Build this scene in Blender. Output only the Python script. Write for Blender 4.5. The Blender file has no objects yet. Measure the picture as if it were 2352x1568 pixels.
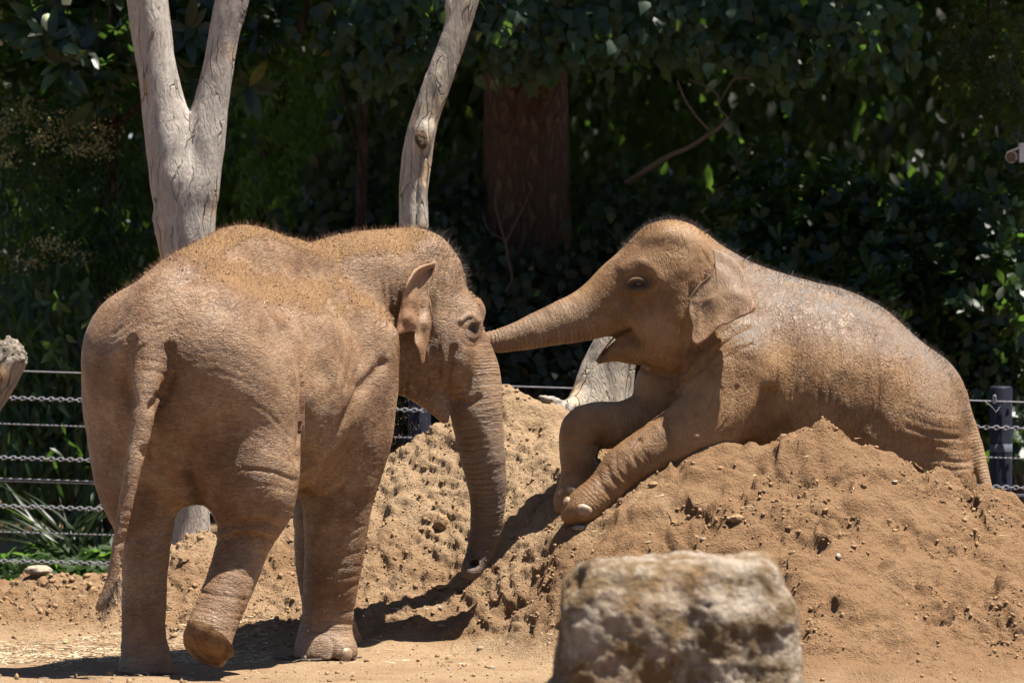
import bpy, math
import numpy as np
from mathutils import Vector, Matrix
from mathutils.bvhtree import BVHTree

scene = bpy.context.scene
COL = scene.collection

# ------------------------------------------------------------------ camera
LENS, SENS, PXW, PXH, HOR = 200.0, 36.0, 2352.0, 1568.0, 557.0
K = SENS / LENS / PXW
TILT = math.atan((PXH / 2 - HOR) * K)
CAMZ = 1.9
cam_d = bpy.data.cameras.new('camera')
cam = bpy.data.objects.new('camera', cam_d)
COL.objects.link(cam)
cam.location = (0, 0, CAMZ)
cam.rotation_euler = (math.pi / 2 - TILT, 0, 0)
cam_d.lens = LENS
cam_d.sensor_width = SENS
cam_d.clip_start = 0.5
cam_d.clip_end = 2000
cam_d.dof.use_dof = True
cam_d.dof.focus_distance = 25.9
cam_d.dof.aperture_fstop = 4.0
cam_d.dof.aperture_blades = 9
scene.camera = cam

# ------------------------------------------------------------------ light
SUN = np.array([0.31, -0.075, 0.945])
SUN /= np.linalg.norm(SUN)
ELEV = math.asin(SUN[2])
world = bpy.data.worlds.new("World")
scene.world = world
world.use_nodes = True
wn = world.node_tree.nodes
wl = world.node_tree.links
sky = wn.new('ShaderNodeTexSky')
sky.sky_type = 'NISHITA'
sky.sun_disc = False
sky.air_density = 0.6
sky.dust_density = 0.3
sky.sun_elevation = ELEV
sky.sun_rotation = math.atan2(SUN[0], SUN[1])
wl.new(sky.outputs[0], wn['Background'].inputs[0])
wn['Background'].inputs[1].default_value = 0.05
sd = bpy.data.lights.new('sun', 'SUN')
sd.energy = 5.0
sd.angle = math.radians(0.5)
sd.color = (1.0, 0.93, 0.82)
so = bpy.data.objects.new('sun', sd)
COL.objects.link(so)
so.rotation_euler = Vector(SUN).to_track_quat('Z', 'Y').to_euler()
so.location = (6, 20, 20)
scene.view_settings.view_transform = 'Standard'
scene.view_settings.look = 'None'
scene.view_settings.exposure = 1.82
scene.view_settings.gamma = 1.0
scene.view_settings.use_curve_mapping = False
scene.cycles.max_bounces = 8
scene.cycles.diffuse_bounces = 2
scene.cycles.transmission_bounces = 4
scene.cycles.use_denoising = True
RNG = np.random.default_rng(7)

# ------------------------------------------------------------------ helpers
CA, SA = math.cos(TILT), math.sin(TILT)


def P(px, py, Y):
    """the point at depth Y seen at (px, py) of a 2352 x 1568 frame"""
    x = (px - PXW / 2) * K
    y = (PXH / 2 - py) * K
    t = Y / (y * SA + CA)
    return np.array([x * t, Y, CAMZ + t * (y * CA - SA)])


def S(Y):
    return K * Y


def pix(V):
    """world points -> frame pixels"""
    d = V - np.array([0, 0, CAMZ])
    depth = d[:, 1] * CA - d[:, 2] * SA
    up = d[:, 1] * SA + d[:, 2] * CA
    return np.stack([PXW / 2 + d[:, 0] / depth / K, PXH / 2 - up / depth / K], 1)


def tag(o, label=None, cat=None, group=None, kind=None):
    if label: o['label'] = label
    if cat: o['category'] = cat
    if group: o['group'] = group
    if kind: o['kind'] = kind
    return o


def empty(name, loc, label=None, cat=None, group=None):
    o = bpy.data.objects.new(name, None)
    COL.objects.link(o)
    o.location = tuple(float(v) for v in loc)
    o.empty_display_size = 0.1
    return tag(o, label, cat, group)


def make_mesh(name, V, F, mats=(), smooth=True, attrs=None):
    me = bpy.data.meshes.new(name)
    V = np.asarray(V, dtype=np.float32)
    me.vertices.add(len(V))
    me.vertices.foreach_set('co', V.ravel())
    if isinstance(F, (list, tuple)) and len(F) and not np.isscalar(F[0]) and isinstance(F[0], np.ndarray) and F[0].ndim == 2:
        groups = [f for f in F if len(f)]
    else:
        F = np.asarray(F)
        groups = [F] if len(F) else []
    nl = sum(g.size for g in groups)
    npoly = sum(len(g) for g in groups)
    me.loops.add(nl)
    me.polygons.add(npoly)
    li = np.concatenate([g.ravel() for g in groups]).astype(np.int32)
    tot = np.concatenate([np.full(len(g), g.shape[1], np.int32) for g in groups])
    st = np.concatenate([[0], np.cumsum(tot)[:-1]]).astype(np.int32)
    me.loops.foreach_set('vertex_index', li)
    me.polygons.foreach_set('loop_start', st)
    me.polygons.foreach_set('loop_total', tot)
    me.update(calc_edges=True)
    me.polygons.foreach_set('use_smooth', np.full(npoly, smooth, bool))
    for m in mats:
        me.materials.append(m)
    for k, a in (attrs or {}).items():
        at = me.attributes.new(k, 'FLOAT', 'POINT')
        at.data.foreach_set('value', np.asarray(a, np.float32))
    me.validate()
    return me


def put(name, me, parent=None, loc=None):
    o = bpy.data.objects.new(name, me)
    COL.objects.link(o)
    if parent is not None:
        o.parent = parent
    if loc is not None:
        o.location = tuple(float(v) for v in loc)
    return o


def obj(name, V, F, mat, parent=None, smooth=True, attrs=None, kind=None, origin=None):
    """one mesh object; V in world coordinates, the origin goes to its parent or to ORIGIN"""
    V = np.asarray(V, float)
    base = np.zeros(3)
    if parent is not None:
        base = np.array(parent.location)
        if parent.parent is not None:
            base = base + np.array(parent.parent.location)
        o = put(name, make_mesh(name, V - base, F, [mat] if mat else [], smooth, attrs), parent)
    else:
        c = np.array(origin, float) if origin is not None else np.zeros(3)
        o = put(name, make_mesh(name, V - c, F, [mat] if mat else [], smooth, attrs), None, c)
    if kind: o['kind'] = kind
    return o


# --- noise -----------------------------------------------------------------
def _hash(ix, iy, iz, seed):
    h = (ix.astype(np.uint32) * np.uint32(374761393) + iy.astype(np.uint32) * np.uint32(668265263)
         + iz.astype(np.uint32) * np.uint32(2147483647 - 39) + np.uint32((seed * 974711) & 0xffffffff))
    h = (h ^ (h >> np.uint32(13))) * np.uint32(1274126177)
    h ^= h >> np.uint32(16)
    return h


def noise2(x, y, seed=0):
    xi, yi = np.floor(x).astype(np.int64), np.floor(y).astype(np.int64)
    xf, yf = (x - xi).astype(np.float32), (y - yi).astype(np.float32)
    u = xf * xf * xf * (xf * (xf * 6 - 15) + 10)
    v = yf * yf * yf * (yf * (yf * 6 - 15) + 10)
    z = np.zeros_like(xi)
    out = 0
    for a in (0, 1):
        for b in (0, 1):
            h = _hash(xi + a, yi + b, z, seed)
            ang = h.astype(np.float32) * np.float32(2 * math.pi / 4294967296.0)
            g = np.cos(ang) * (xf - a) + np.sin(ang) * (yf - b)
            out = out + g * (u if a else 1 - u) * (v if b else 1 - v)
    return out * 1.5


def fbm2(x, y, seed=0, octv=4, gain=.5):
    s, a = 0, 1.0
    for i in range(octv):
        s = s + a * noise2(x * 2 ** i + 13.7 * i, y * 2 ** i - 7.3 * i, seed + i)
        a *= gain
    return s


_G3 = np.random.default_rng(3).normal(size=(256, 3)).astype(np.float32)
_G3 /= np.linalg.norm(_G3, axis=1)[:, None]


def noise3(V, seed=0):
    Vi = np.floor(V).astype(np.int64)
    Vf = (V - Vi).astype(np.float32)
    U = Vf * Vf * Vf * (Vf * (Vf * 6 - 15) + 10)
    out = np.zeros(len(V), np.float32)
    for a in (0, 1):
        for b in (0, 1):
            for c in (0, 1):
                h = _hash(Vi[:, 0] + a, Vi[:, 1] + b, Vi[:, 2] + c, seed) & np.uint32(255)
                g = _G3[h]
                d = g[:, 0] * (Vf[:, 0] - a) + g[:, 1] * (Vf[:, 1] - b) + g[:, 2] * (Vf[:, 2] - c)
                w = (U[:, 0] if a else 1 - U[:, 0]) * (U[:, 1] if b else 1 - U[:, 1]) * (U[:, 2] if c else 1 - U[:, 2])
                out += d * w
    return out * 1.3


def fbm3(V, seed=0, octv=3, gain=.5):
    s, a = 0, 1.0
    for i in range(octv):
        s = s + a * noise3(V * 2 ** i + 11.3 * i, seed + i)
        a *= gain
    return s


def sstep(a, b, x):
    t = np.clip((x - a) / (b - a), 0, 1)
    return t * t * (3 - 2 * t)


# --- implicit surfaces -----------------------------------------------------
def catmull(pts, per=6):
    pts = np.asarray(pts, float)
    if len(pts) < 3:
        t = np.linspace(0, 1, per + 1)[:, None]
        return pts[0] * (1 - t) + pts[-1] * t
    Q = np.vstack([2 * pts[0] - pts[1], pts, 2 * pts[-1] - pts[-2]])
    out = []
    for i in range(1, len(Q) - 2):
        for j in range(per):
            t = j / per
            p0, p1, p2, p3 = Q[i - 1], Q[i], Q[i + 1], Q[i + 2]
            out.append(.5 * (2 * p1 + (p2 - p0) * t + (2 * p0 - 5 * p1 + 4 * p2 - p3) * t * t + (3 * p1 - p0 - 3 * p2 + p3) * t ** 3))
    out.append(pts[-1])
    return np.array(out)


class Field:
    def __init__(self, lo, hi, h):
        self.lo, self.h = np.array(lo, float), h
        self.n = np.ceil((np.array(hi) - self.lo) / h).astype(int) + 1
        self.F = np.full(self.n, 1.0, np.float32)
        self.ax = [(self.lo[i] + np.arange(self.n[i]) * h).astype(np.float32) for i in range(3)]

    def win(self, lo, hi):
        a = np.clip(np.floor((np.array(lo) - self.lo) / self.h).astype(int), 0, self.n)
        b = np.clip(np.ceil((np.array(hi) - self.lo) / self.h).astype(int) + 1, 0, self.n)
        return tuple(slice(int(a[i]), int(b[i])) for i in range(3))

    def grid(self, w):
        return (self.ax[0][w[0]][:, None, None], self.ax[1][w[1]][None, :, None], self.ax[2][w[2]][None, None, :])

    def mix(self, w, d, k, cut=False):
        A = self.F[w]
        if cut:
            d = -d
            h = np.maximum(k - np.abs(A - d), 0) / k
            self.F[w] = np.maximum(A, d) + h * h * k * .25
        else:
            h = np.maximum(k - np.abs(A - d), 0) / k
            self.F[w] = np.minimum(A, d) - h * h * k * .25

    def ell(self, c, r, R=None, k=.05, cut=False):
        """ellipsoid: centre, radii along the rows of R"""
        c, r = np.asarray(c, float), np.asarray(r, float)
        R = np.eye(3) if R is None else np.asarray(R, float)
        ext = np.sqrt(((R * r[:, None]) ** 2).sum(0)) + k + .05
        w = self.win(c - ext, c + ext)
        X, Y, Z = self.grid(w)
        if 0 in (X.size, Y.size, Z.size): return
        X, Y, Z = X - c[0], Y - c[1], Z - c[2]
        k0 = 0; k1 = 0
        for i in range(3):
            q = R[i, 0] * X + R[i, 1] * Y + R[i, 2] * Z
            k0 = k0 + (q / r[i]) ** 2
            k1 = k1 + (q / r[i] ** 2) ** 2
        k0 = np.sqrt(k0); k1 = np.sqrt(k1) + 1e-9
        self.mix(w, (k0 * (k0 - 1) / k1).astype(np.float32), k, cut)

    def box(self, c, hs, rad, R=None, k=.05, cut=False):
        c, hs = np.asarray(c, float), np.asarray(hs, float)
        R = np.eye(3) if R is None else np.asarray(R, float)
        ext = np.abs(R * hs[:, None]).sum(0) + rad + k + .04
        w = self.win(c - ext, c + ext)
        X, Y, Z = self.grid(w)
        X, Y, Z = X - c[0], Y - c[1], Z - c[2]
        q = [np.abs(R[i, 0] * X + R[i, 1] * Y + R[i, 2] * Z) - hs[i] for i in range(3)]
        d = np.sqrt(sum(np.maximum(a, 0) ** 2 for a in q)) + np.minimum(np.maximum(np.maximum(q[0], q[1]), q[2]), 0) - rad
        self.mix(w, d.astype(np.float32), k, cut)

    def chain(self, pts, k=.05, cut=False, per=6, squash=None):
        """tapered tube through (x, y, z, r); SQUASH = (axis, factor) thins it along an axis"""
        C = catmull(pts, per)
        lo = (C[:, :3] - C[:, 3:4]).min(0) - k - .04
        hi = (C[:, :3] + C[:, 3:4]).max(0) + k + .04
        w0 = self.win(lo, hi)
        sh = [s.stop - s.start for s in w0]
        if min(sh) <= 0: return C
        D = np.full(sh, 1.0, np.float32)
        for a, b in zip(C[:-1], C[1:]):
            m = max(a[3], b[3]) + k + .04
            w = self.win(np.minimum(a[:3], b[:3]) - m, np.maximum(a[:3], b[:3]) + m)
            w = tuple(slice(max(w[i].start, w0[i].start), min(w[i].stop, w0[i].stop)) for i in range(3))
            if any(s.stop <= s.start for s in w): continue
            X, Y, Z = self.grid(w)
            d = b[:3] - a[:3]
            L = float(d @ d) + 1e-12
            px, py, pz = X - a[0], Y - a[1], Z - a[2]
            t = np.clip((px * d[0] + py * d[1] + pz * d[2]) / L, 0, 1)
            q = np.sqrt((px - t * d[0]) ** 2 + (py - t * d[1]) ** 2 + (pz - t * d[2]) ** 2) - (a[3] + t * (b[3] - a[3]))
            wl_ = tuple(slice(w[i].start - w0[i].start, w[i].stop - w0[i].start) for i in range(3))
            D[wl_] = np.minimum(D[wl_], q)
        self.mix(w0, D, k, cut)
        return C

    def mesh(self, relax=2):
        F, h = self.F, self.h
        F = np.pad(F, 1, constant_values=1.0)
        lo = self.lo - h
        S_ = F < 0
        nx, ny, nz = F.shape
        c = np.zeros((nx - 1, ny - 1, nz - 1), np.int8)
        for a in (0, 1):
            for b in (0, 1):
                for d in (0, 1):
                    c += S_[a:nx - 1 + a, b:ny - 1 + b, d:nz - 1 + d]
        act = np.argwhere((c > 0) & (c < 8))
        idx = np.full(c.shape, -1, np.int32)
        idx[act[:, 0], act[:, 1], act[:, 2]] = np.arange(len(act))
        acc = np.zeros((len(act), 3)); cnt = np.zeros(len(act))
        I, J, L_ = act.T
        for ax in range(3):
            o = [i for i in range(3) if i != ax]
            for a in (0, 1):
                for b in (0, 1):
                    p0 = np.zeros(3, int); p0[o[0]] = a; p0[o[1]] = b
                    p1 = p0.copy(); p1[ax] = 1
                    f0 = F[I + p0[0], J + p0[1], L_ + p0[2]]
                    f1 = F[I + p1[0], J + p1[1], L_ + p1[2]]
                    m = (f0 < 0) != (f1 < 0)
                    t = f0 / np.where(m, f0 - f1, 1)
                    pt = np.tile(p0.astype(float), (len(act), 1)); pt[:, ax] = t
                    acc[m] += pt[m]; cnt[m] += 1
        V = (act + acc / cnt[:, None]) * h + lo
        Q = []
        for ax in range(3):
            s0 = [slice(0, None)] * 3; s1 = [slice(0, None)] * 3
            s0[ax] = slice(0, -1); s1[ax] = slice(1, None)
            A, B = S_[tuple(s0)], S_[tuple(s1)]
            e = np.argwhere(A != B)
            o = [(ax + 1) % 3, (ax + 2) % 3]
            inside = A[e[:, 0], e[:, 1], e[:, 2]]
            q = []
            for da, db in ((-1, -1), (0, -1), (0, 0), (-1, 0)):
                cc = e.copy(); cc[:, o[0]] += da; cc[:, o[1]] += db
                q.append(idx[cc[:, 0], cc[:, 1], cc[:, 2]])
            q = np.stack(q, 1)
            q[~inside] = q[~inside][:, ::-1]
            Q.append(q)
        Q = np.concatenate(Q)
        return relax_mesh(V, Q, relax), Q


def relax_mesh(V, Q, n, lam=.5):
    n_ = len(V)
    e0 = np.concatenate([Q[:, i] for i in range(Q.shape[1])])
    e1 = np.concatenate([Q[:, (i + 1) % Q.shape[1]] for i in range(Q.shape[1])])
    deg = np.bincount(e0, minlength=n_) + np.bincount(e1, minlength=n_)
    for _ in range(n):
        A = np.stack([np.bincount(e0, V[e1, j], n_) + np.bincount(e1, V[e0, j], n_) for j in range(3)], 1)
        V = V + lam * (A / deg[:, None] - V)
    return V


def subdivide(V, Q):
    """one Catmull-Clark step"""
    nv, nf = len(V), len(Q)
    fc = V[Q].mean(1)
    E = np.concatenate([np.stack([Q[:, i], Q[:, (i + 1) % 4]], 1) for i in range(4)])
    fid = np.tile(np.arange(nf), 4)
    Es = np.sort(E, 1)
    key = Es[:, 0].astype(np.int64) * nv + Es[:, 1]
    uk, inv = np.unique(key, return_inverse=True)
    ne = len(uk)
    u0, u1 = uk // nv, uk % nv
    cnt = np.bincount(inv, minlength=ne)
    fs = np.stack([np.bincount(inv, fc[fid, j], ne) for j in range(3)], 1)
    mid = (V[u0] + V[u1]) / 2
    ep = np.where((cnt == 2)[:, None], (V[u0] + V[u1] + fs) / 4, mid)
    val = np.bincount(u0, minlength=nv) + np.bincount(u1, minlength=nv)
    R = np.stack([np.bincount(u0, mid[:, j], nv) + np.bincount(u1, mid[:, j], nv) for j in range(3)], 1) / val[:, None]
    vf = np.bincount(Q.ravel(), minlength=nv)
    Fp = np.stack([np.bincount(Q.ravel(), np.repeat(fc[:, j], 4), nv) for j in range(3)], 1) / vf[:, None]
    n = val[:, None].astype(float)
    Vn = (Fp + 2 * R + (n - 3) * V) / n
    ei = inv.reshape(4, nf).T
    NV = np.concatenate([Vn, ep, fc])
    fi = nv + ne + np.arange(nf)
    NQ = np.concatenate([np.stack([Q[:, i], nv + ei[:, i], fi, nv + ei[:, (i - 1) % 4]], 1) for i in range(4)])
    return NV, NQ


def normals(V, Q):
    d1 = V[Q[:, 2]] - V[Q[:, 0]]
    d2 = V[Q[:, 3 if Q.shape[1] > 3 else 1]] - V[Q[:, 1 if Q.shape[1] > 3 else 0]]
    fn = np.cross(d1, d2)
    if Q.shape[1] == 3: fn = -fn
    N = np.zeros_like(V)
    for i in range(Q.shape[1]):
        for j in range(3):
            N[:, j] += np.bincount(Q[:, i], fn[:, j], len(V))
    return N / (np.linalg.norm(N, axis=1)[:, None] + 1e-12)


# --- node helpers ----------------------------------------------------------
class NT:
    def __init__(self, name):
        self.m = bpy.data.materials.new(name)
        self.m.use_nodes = True
        self.t = self.m.node_tree
        self.b = self.t.nodes['Principled BSDF']
        self.out = self.t.nodes['Material Output']

    def set(self, sock, v):
        if isinstance(v, bpy.types.NodeSocket):
            self.t.links.new(v, sock)
        elif v is not None:
            if hasattr(sock.default_value, '__len__') and not hasattr(v, '__len__'):
                sock.default_value = (v,) * len(sock.default_value)
            elif hasattr(sock.default_value, '__len__') and len(sock.default_value) == 4 and len(v) == 3:
                sock.default_value = (*v, 1)
            else:
                sock.default_value = v

    def n(self, typ, out=0, props=None, **ins):
        nd = self.t.nodes.new(typ)
        for k, v in (props or {}).items(): setattr(nd, k, v)
        for k, v in ins.items():
            key = int(k[1:]) if k[0] == 'i' and k[1:].isdigit() else k.replace('_', ' ')
            self.set(nd.inputs[key], v)
        return nd.outputs[out]

    def math(self, op, a, b=None, c=None):
        nd = self.t.nodes.new('ShaderNodeMath'); nd.operation = op
        for i, v in enumerate((a, b, c)):
            if v is not None: self.set(nd.inputs[i], v)
        return nd.outputs[0]

    def mix(self, f, a, b, mode='MIX'):
        nd = self.t.nodes.new('ShaderNodeMix'); nd.data_type = 'RGBA'; nd.blend_type = mode
        self.set(nd.inputs[0], f); self.set(nd.inputs[6], a); self.set(nd.inputs[7], b)
        return nd.outputs[2]

    def ramp(self, f, lo, hi, a=0., b=1.):
        nd = self.t.nodes.new('ShaderNodeMapRange'); nd.interpolation_type = 'SMOOTHSTEP'
        self.set(nd.inputs[0], f)
        for i, v in enumerate((lo, hi, a, b)): self.set(nd.inputs[i + 1], v)
        return nd.outputs[0]

    def attr(self, name):
        nd = self.t.nodes.new('ShaderNodeAttribute'); nd.attribute_name = name
        return nd.outputs['Fac']

    def coord(self, scale=None, loc=(0, 0, 0), rot=(0, 0, 0), out='Object'):
        nd = self.t.nodes.new('ShaderNodeTexCoord')
        o = nd.outputs[out]
        if scale is None: return o
        mp = self.t.nodes.new('ShaderNodeMapping')
        self.t.links.new(o, mp.inputs[0])
        mp.inputs['Scale'].default_value = scale
        mp.inputs['Location'].default_value = loc
        mp.inputs['Rotation'].default_value = rot
        return mp.outputs[0]

    def noise(self, co, scale, detail=3, rough=.55, out=0):
        return self.n('ShaderNodeTexNoise', out, Vector=co, Scale=scale, Detail=detail, Roughness=rough)

    def voro(self, co, scale, feat='F1', out=0):
        return self.n('ShaderNodeTexVoronoi', out, {'feature': feat}, Vector=co, Scale=scale)

    def bump(self, h, dist=1.0, strength=1.0, normal=None):
        nd = self.t.nodes.new('ShaderNodeBump')
        nd.inputs['Strength'].default_value = strength
        nd.inputs['Distance'].default_value = dist
        self.set(nd.inputs['Height'], h)
        if normal is not None: self.set(nd.inputs['Normal'], normal)
        return nd.outputs[0]

    def done(self, color, rough=.8, normal=None, spec=.3):
        self.set(self.b.inputs['Base Color'], color)
        self.set(self.b.inputs['Roughness'], rough)
        self.set(self.b.inputs['Specular IOR Level'], spec)
        if normal is not None: self.set(self.b.inputs['Normal'], normal)
        return self.m
#@@MATERIALS
# ------------------------------------------------------------------ materials
def skin_material(name, c_lo, c_hi, c_grey, stretch):
    t = NT(name)
    co = t.coord()
    warp = t.n('ShaderNodeTexNoise', 1, Vector=co, Scale=9.0, Detail=2.0)
    cw = t.n('ShaderNodeVectorMath', 0, {'operation': 'MULTIPLY_ADD'}, i0=warp, i1=(.035, .035, .035), i2=co)
    mp = t.t.nodes.new('ShaderNodeMapping'); t.t.links.new(cw, mp.inputs[0]); mp.inputs['Scale'].default_value = stretch
    cs = mp.outputs[0]
    n_big = t.noise(co, 3.2, 5, .6)
    n_mid = t.noise(co, 17, 4, .6)
    n_fine = t.noise(co, 130, 2, .6)
    base = t.mix(t.ramp(t.math('ADD', n_big, t.math('MULTIPLY', n_mid, .35)), .5, .85), c_lo, c_hi)
    pale = t.mix(.6, c_grey, tuple(v * 1.3 for v in c_hi))
    pn = t.noise(t.coord((1, 1, 1), (4.1, 2.7, 9.3)), 4.2, 5, .62)
    base = t.mix(t.ramp(pn, .47, .70, 0, .62), base, pale)
    base = t.mix(t.ramp(pn, .42, .28, 0, .55), base, tuple(v * .62 for v in c_lo))
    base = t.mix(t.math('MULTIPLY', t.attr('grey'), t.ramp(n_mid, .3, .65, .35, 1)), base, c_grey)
    # wrinkles: long wandering creases in two directions, finer cells between them
    wr = t.attr('wr')

    def creases(scale, width):
        m_ = t.t.nodes.new('ShaderNodeMapping'); t.t.links.new(cw, m_.inputs[0]); m_.inputs['Scale'].default_value = scale
        nz = t.noise(m_.outputs[0], 1.0, 2, .5)
        return t.ramp(t.math('ABSOLUTE', t.math('SUBTRACT', nz, .5)), 0, width)
    sa = tuple(v * .62 for v in stretch)
    sb = tuple(v * 1.35 for v in stretch)
    sc_ = (stretch[2] * .8, stretch[1] * .8, stretch[0] * .8)
    v1 = creases(sa, .045)
    v2 = t.math('MULTIPLY', creases(sb, .07), t.math('ADD', t.math('MULTIPLY', creases(sc_, .05), .6), .4))
    v3 = t.ramp(t.voro(cs, 1.7, 'DISTANCE_TO_EDGE'), 0, .22)
    ring, rw = t.attr('ring'), t.attr('ringw')
    phase = t.math('ADD', t.math('MULTIPLY', ring, 6.2832), t.math('MULTIPLY', t.noise(co, 14, 3), 9.0))
    rg = t.math('MULTIPLY_ADD', t.math('SINE', phase), .5, .5)
    rg = t.math('POWER', rg, .45)
    fold = t.math('ADD', t.math('MULTIPLY', v1, .5), t.math('ADD', t.math('MULTIPLY', v2, .40), t.math('MULTIPLY', v3, .08)))
    fold = t.math('MULTIPLY', fold, t.math('SUBTRACT', 1, t.math('MULTIPLY', rw, .4)))
    h = t.math('MULTIPLY', fold, t.math('MULTIPLY', t.math('MULTIPLY', wr, t.ramp(t.noise(co, 5.5, 2), .3, .65, .4, 1)), .0068))
    h = t.math('ADD', h, t.math('MULTIPLY', t.math('MULTIPLY', rg, rw), .0036))
    h = t.math('ADD', h, t.math('MULTIPLY', n_fine, .0006))
    h = t.math('ADD', h, t.math('MULTIPLY', n_mid, .003))
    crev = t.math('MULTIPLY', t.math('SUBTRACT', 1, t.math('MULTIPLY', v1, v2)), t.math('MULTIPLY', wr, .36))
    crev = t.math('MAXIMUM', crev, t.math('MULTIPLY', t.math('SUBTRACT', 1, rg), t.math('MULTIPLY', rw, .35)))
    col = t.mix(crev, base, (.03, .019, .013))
    # sand thrown on the back
    dirt_n = t.math('ADD', t.attr('dirt'), t.math('MULTIPLY', t.math('SUBTRACT', t.noise(co, 26, 6, .75), .5), 1.3))
    dmask = t.math('MULTIPLY', t.ramp(dirt_n, .16, .62), t.ramp(t.attr('dirt'), .0, .25))
    dcol = t.mix(t.ramp(t.noise(co, 140, 3, .7), .36, .56), (.06, .03, .012), (.27, .148, .058))
    col = t.mix(t.math('MULTIPLY', dmask, .92), col, dcol)
    h = t.math('ADD', h, t.math('MULTIPLY', t.math('MULTIPLY', dmask, t.noise(co, 160, 3, .7)), .012))
    pk = t.math('MULTIPLY', t.attr('pink'), t.ramp(t.noise(co, 75, 3, .7), .42, .55))
    col = t.mix(t.math('MULTIPLY', pk, .7), col, (.36, .17, .11))
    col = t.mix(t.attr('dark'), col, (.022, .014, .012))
    t.b.inputs['Diffuse Roughness'].default_value = .7
    return t.done(col, t.ramp(n_mid, .3, .7, .5, .68), t.bump(h), .3)


def flat_material(name, col, rough=.6, spec=.4, metal=0., noise_amt=.35, nscale=30, bump=.001):
    t = NT(name)
    co = t.coord()
    n = t.noise(co, nscale, 4, .6)
    c2 = tuple(v * (1 - noise_amt) for v in col)
    t.b.inputs['Metallic'].default_value = metal
    return t.done(t.mix(t.ramp(n, .3, .7), c2, col), rough, t.bump(t.math('MULTIPLY', n, bump)), spec)


def sand_material(name):
    t = NT(name)
    co = t.coord()
    damp = t.attr('damp')
    n1 = t.noise(co, 2.5, 5, .6)
    n2 = t.noise(co, 24, 5, .65)
    n3 = t.noise(co, 170, 3, .7)
    f = t.math('ADD', damp, t.math('MULTIPLY', t.math('SUBTRACT', n1, .5), 1.5))
    c = t.mix(t.ramp(f, .1, .9), (.285, .20, .122), (.175, .104, .055))
    c = t.mix(t.ramp(n2, .35, .7, 0, .35), c, (.16, .085, .042))
    c = t.mix(t.ramp(n3, .55, .75, 0, .5), c, (.34, .24, .155))
    c = t.mix(t.ramp(n3, .3, .42, .45, 0), c, (.10, .055, .027))
    pb = t.voro(co, 60)
    h = t.math('ADD', t.math('MULTIPLY', n3, .012), t.math('MULTIPLY', t.noise(co, 60, 4, .65), .022))
    h = t.math('ADD', h, t.math('MULTIPLY', t.ramp(pb, 0, .5, 1, 0), .003))
    return t.done(c, .95, t.bump(h), .12)


def wood_material(name, grey, warm, pale, zs=.16):
    t = NT(name)
    co = t.coord()
    warp = t.n('ShaderNodeTexNoise', 1, Vector=co, Scale=3.5, Detail=3.0)
    cw = t.n('ShaderNodeVectorMath', 0, {'operation': 'MULTIPLY_ADD'}, i0=warp, i1=(.16, .16, .1), i2=co)
    mp = t.t.nodes.new('ShaderNodeMapping'); t.t.links.new(cw, mp.inputs[0]); mp.inputs['Scale'].default_value = (1, 1, zs)
    cs = mp.outputs[0]
    g = t.noise(cs, 28, 6, .7)
    g2 = t.noise(cs, 110, 4, .7)
    big = t.noise(co, 5, 4, .6)
    c = t.mix(t.ramp(big, .5, .72), grey, warm)
    c = t.mix(t.ramp(g, .45, .75, 0, .7), c, pale)
    c = t.mix(t.ramp(g2, .28, .5, .75, 0), c, tuple(v * .35 for v in grey))
    mp2 = t.t.nodes.new('ShaderNodeMapping'); t.t.links.new(cw, mp2.inputs[0]); mp2.inputs['Scale'].default_value = (1, 1, zs * .35)
    cr = t.voro(mp2.outputs[0], 15, 'DISTANCE_TO_EDGE')
    crm = t.math('MULTIPLY', t.ramp(cr, .0, .035, 1, 0), t.ramp(t.noise(co, 5, 3), .42, .55))
    c = t.mix(t.math('MULTIPLY', crm, .75), c, (.03, .024, .02))
    h = t.math('ADD', t.math('MULTIPLY', g, .012), t.math('MULTIPLY', g2, .006))
    h = t.math('SUBTRACT', h, t.math('MULTIPLY', crm, .012))
    return t.done(c, .8, t.bump(h), .25)


def bark_material(name, a, b):
    t = NT(name)
    c0 = t.coord((1, 1, .3))
    wp = t.n('ShaderNodeTexNoise', 1, Vector=c0, Scale=7.0, Detail=4.0)
    co = t.n('ShaderNodeVectorMath', 0, {'operation': 'MULTIPLY_ADD'}, i0=wp, i1=(.22, .22, .14), i2=c0)
    v = t.voro(co, 17, 'DISTANCE_TO_EDGE')
    n = t.noise(co, 40, 5, .7)
    c = t.mix(t.ramp(v, 0, .25), b, t.mix(t.ramp(n, .35, .65), a, tuple(x * .55 for x in a)))
    h = t.math('ADD', t.math('MULTIPLY', t.ramp(v, 0, .3), .03), t.math('MULTIPLY', n, .015))
    return t.done(c, .9, t.bump(h), .15)


def leaf_material(name, c0, c1, c2, rough=.38, trans=.35):
    """C0..C1: the span of the leaves, C2: the few young or yellowing ones (tint near 1)"""
    t = NT(name)
    tint = t.attr('tint')
    co = t.coord()
    c = t.mix(t.ramp(tint, 0, .9), c0, c1)
    c = t.mix(t.ramp(tint, .93, .96), c, c2)
    c = t.mix(t.ramp(t.noise(co, 40, 2), .35, .7, 0, .35), c, tuple(v * .5 for v in c0))
    t.done(c, rough, None, .28)
    tr = t.t.nodes.new('ShaderNodeBsdfTranslucent')
    tc = t.mix(.65, c, (.17, .34, .045))
    t.set(tr.inputs['Color'], tc)
    ms = t.t.nodes.new('ShaderNodeMixShader')
    ms.inputs[0].default_value = trans
    t.t.links.new(t.b.outputs[0], ms.inputs[1]); t.t.links.new(tr.outputs[0], ms.inputs[2])
    t.t.links.new(ms.outputs[0], t.out.inputs[0])
    return t.m


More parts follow.
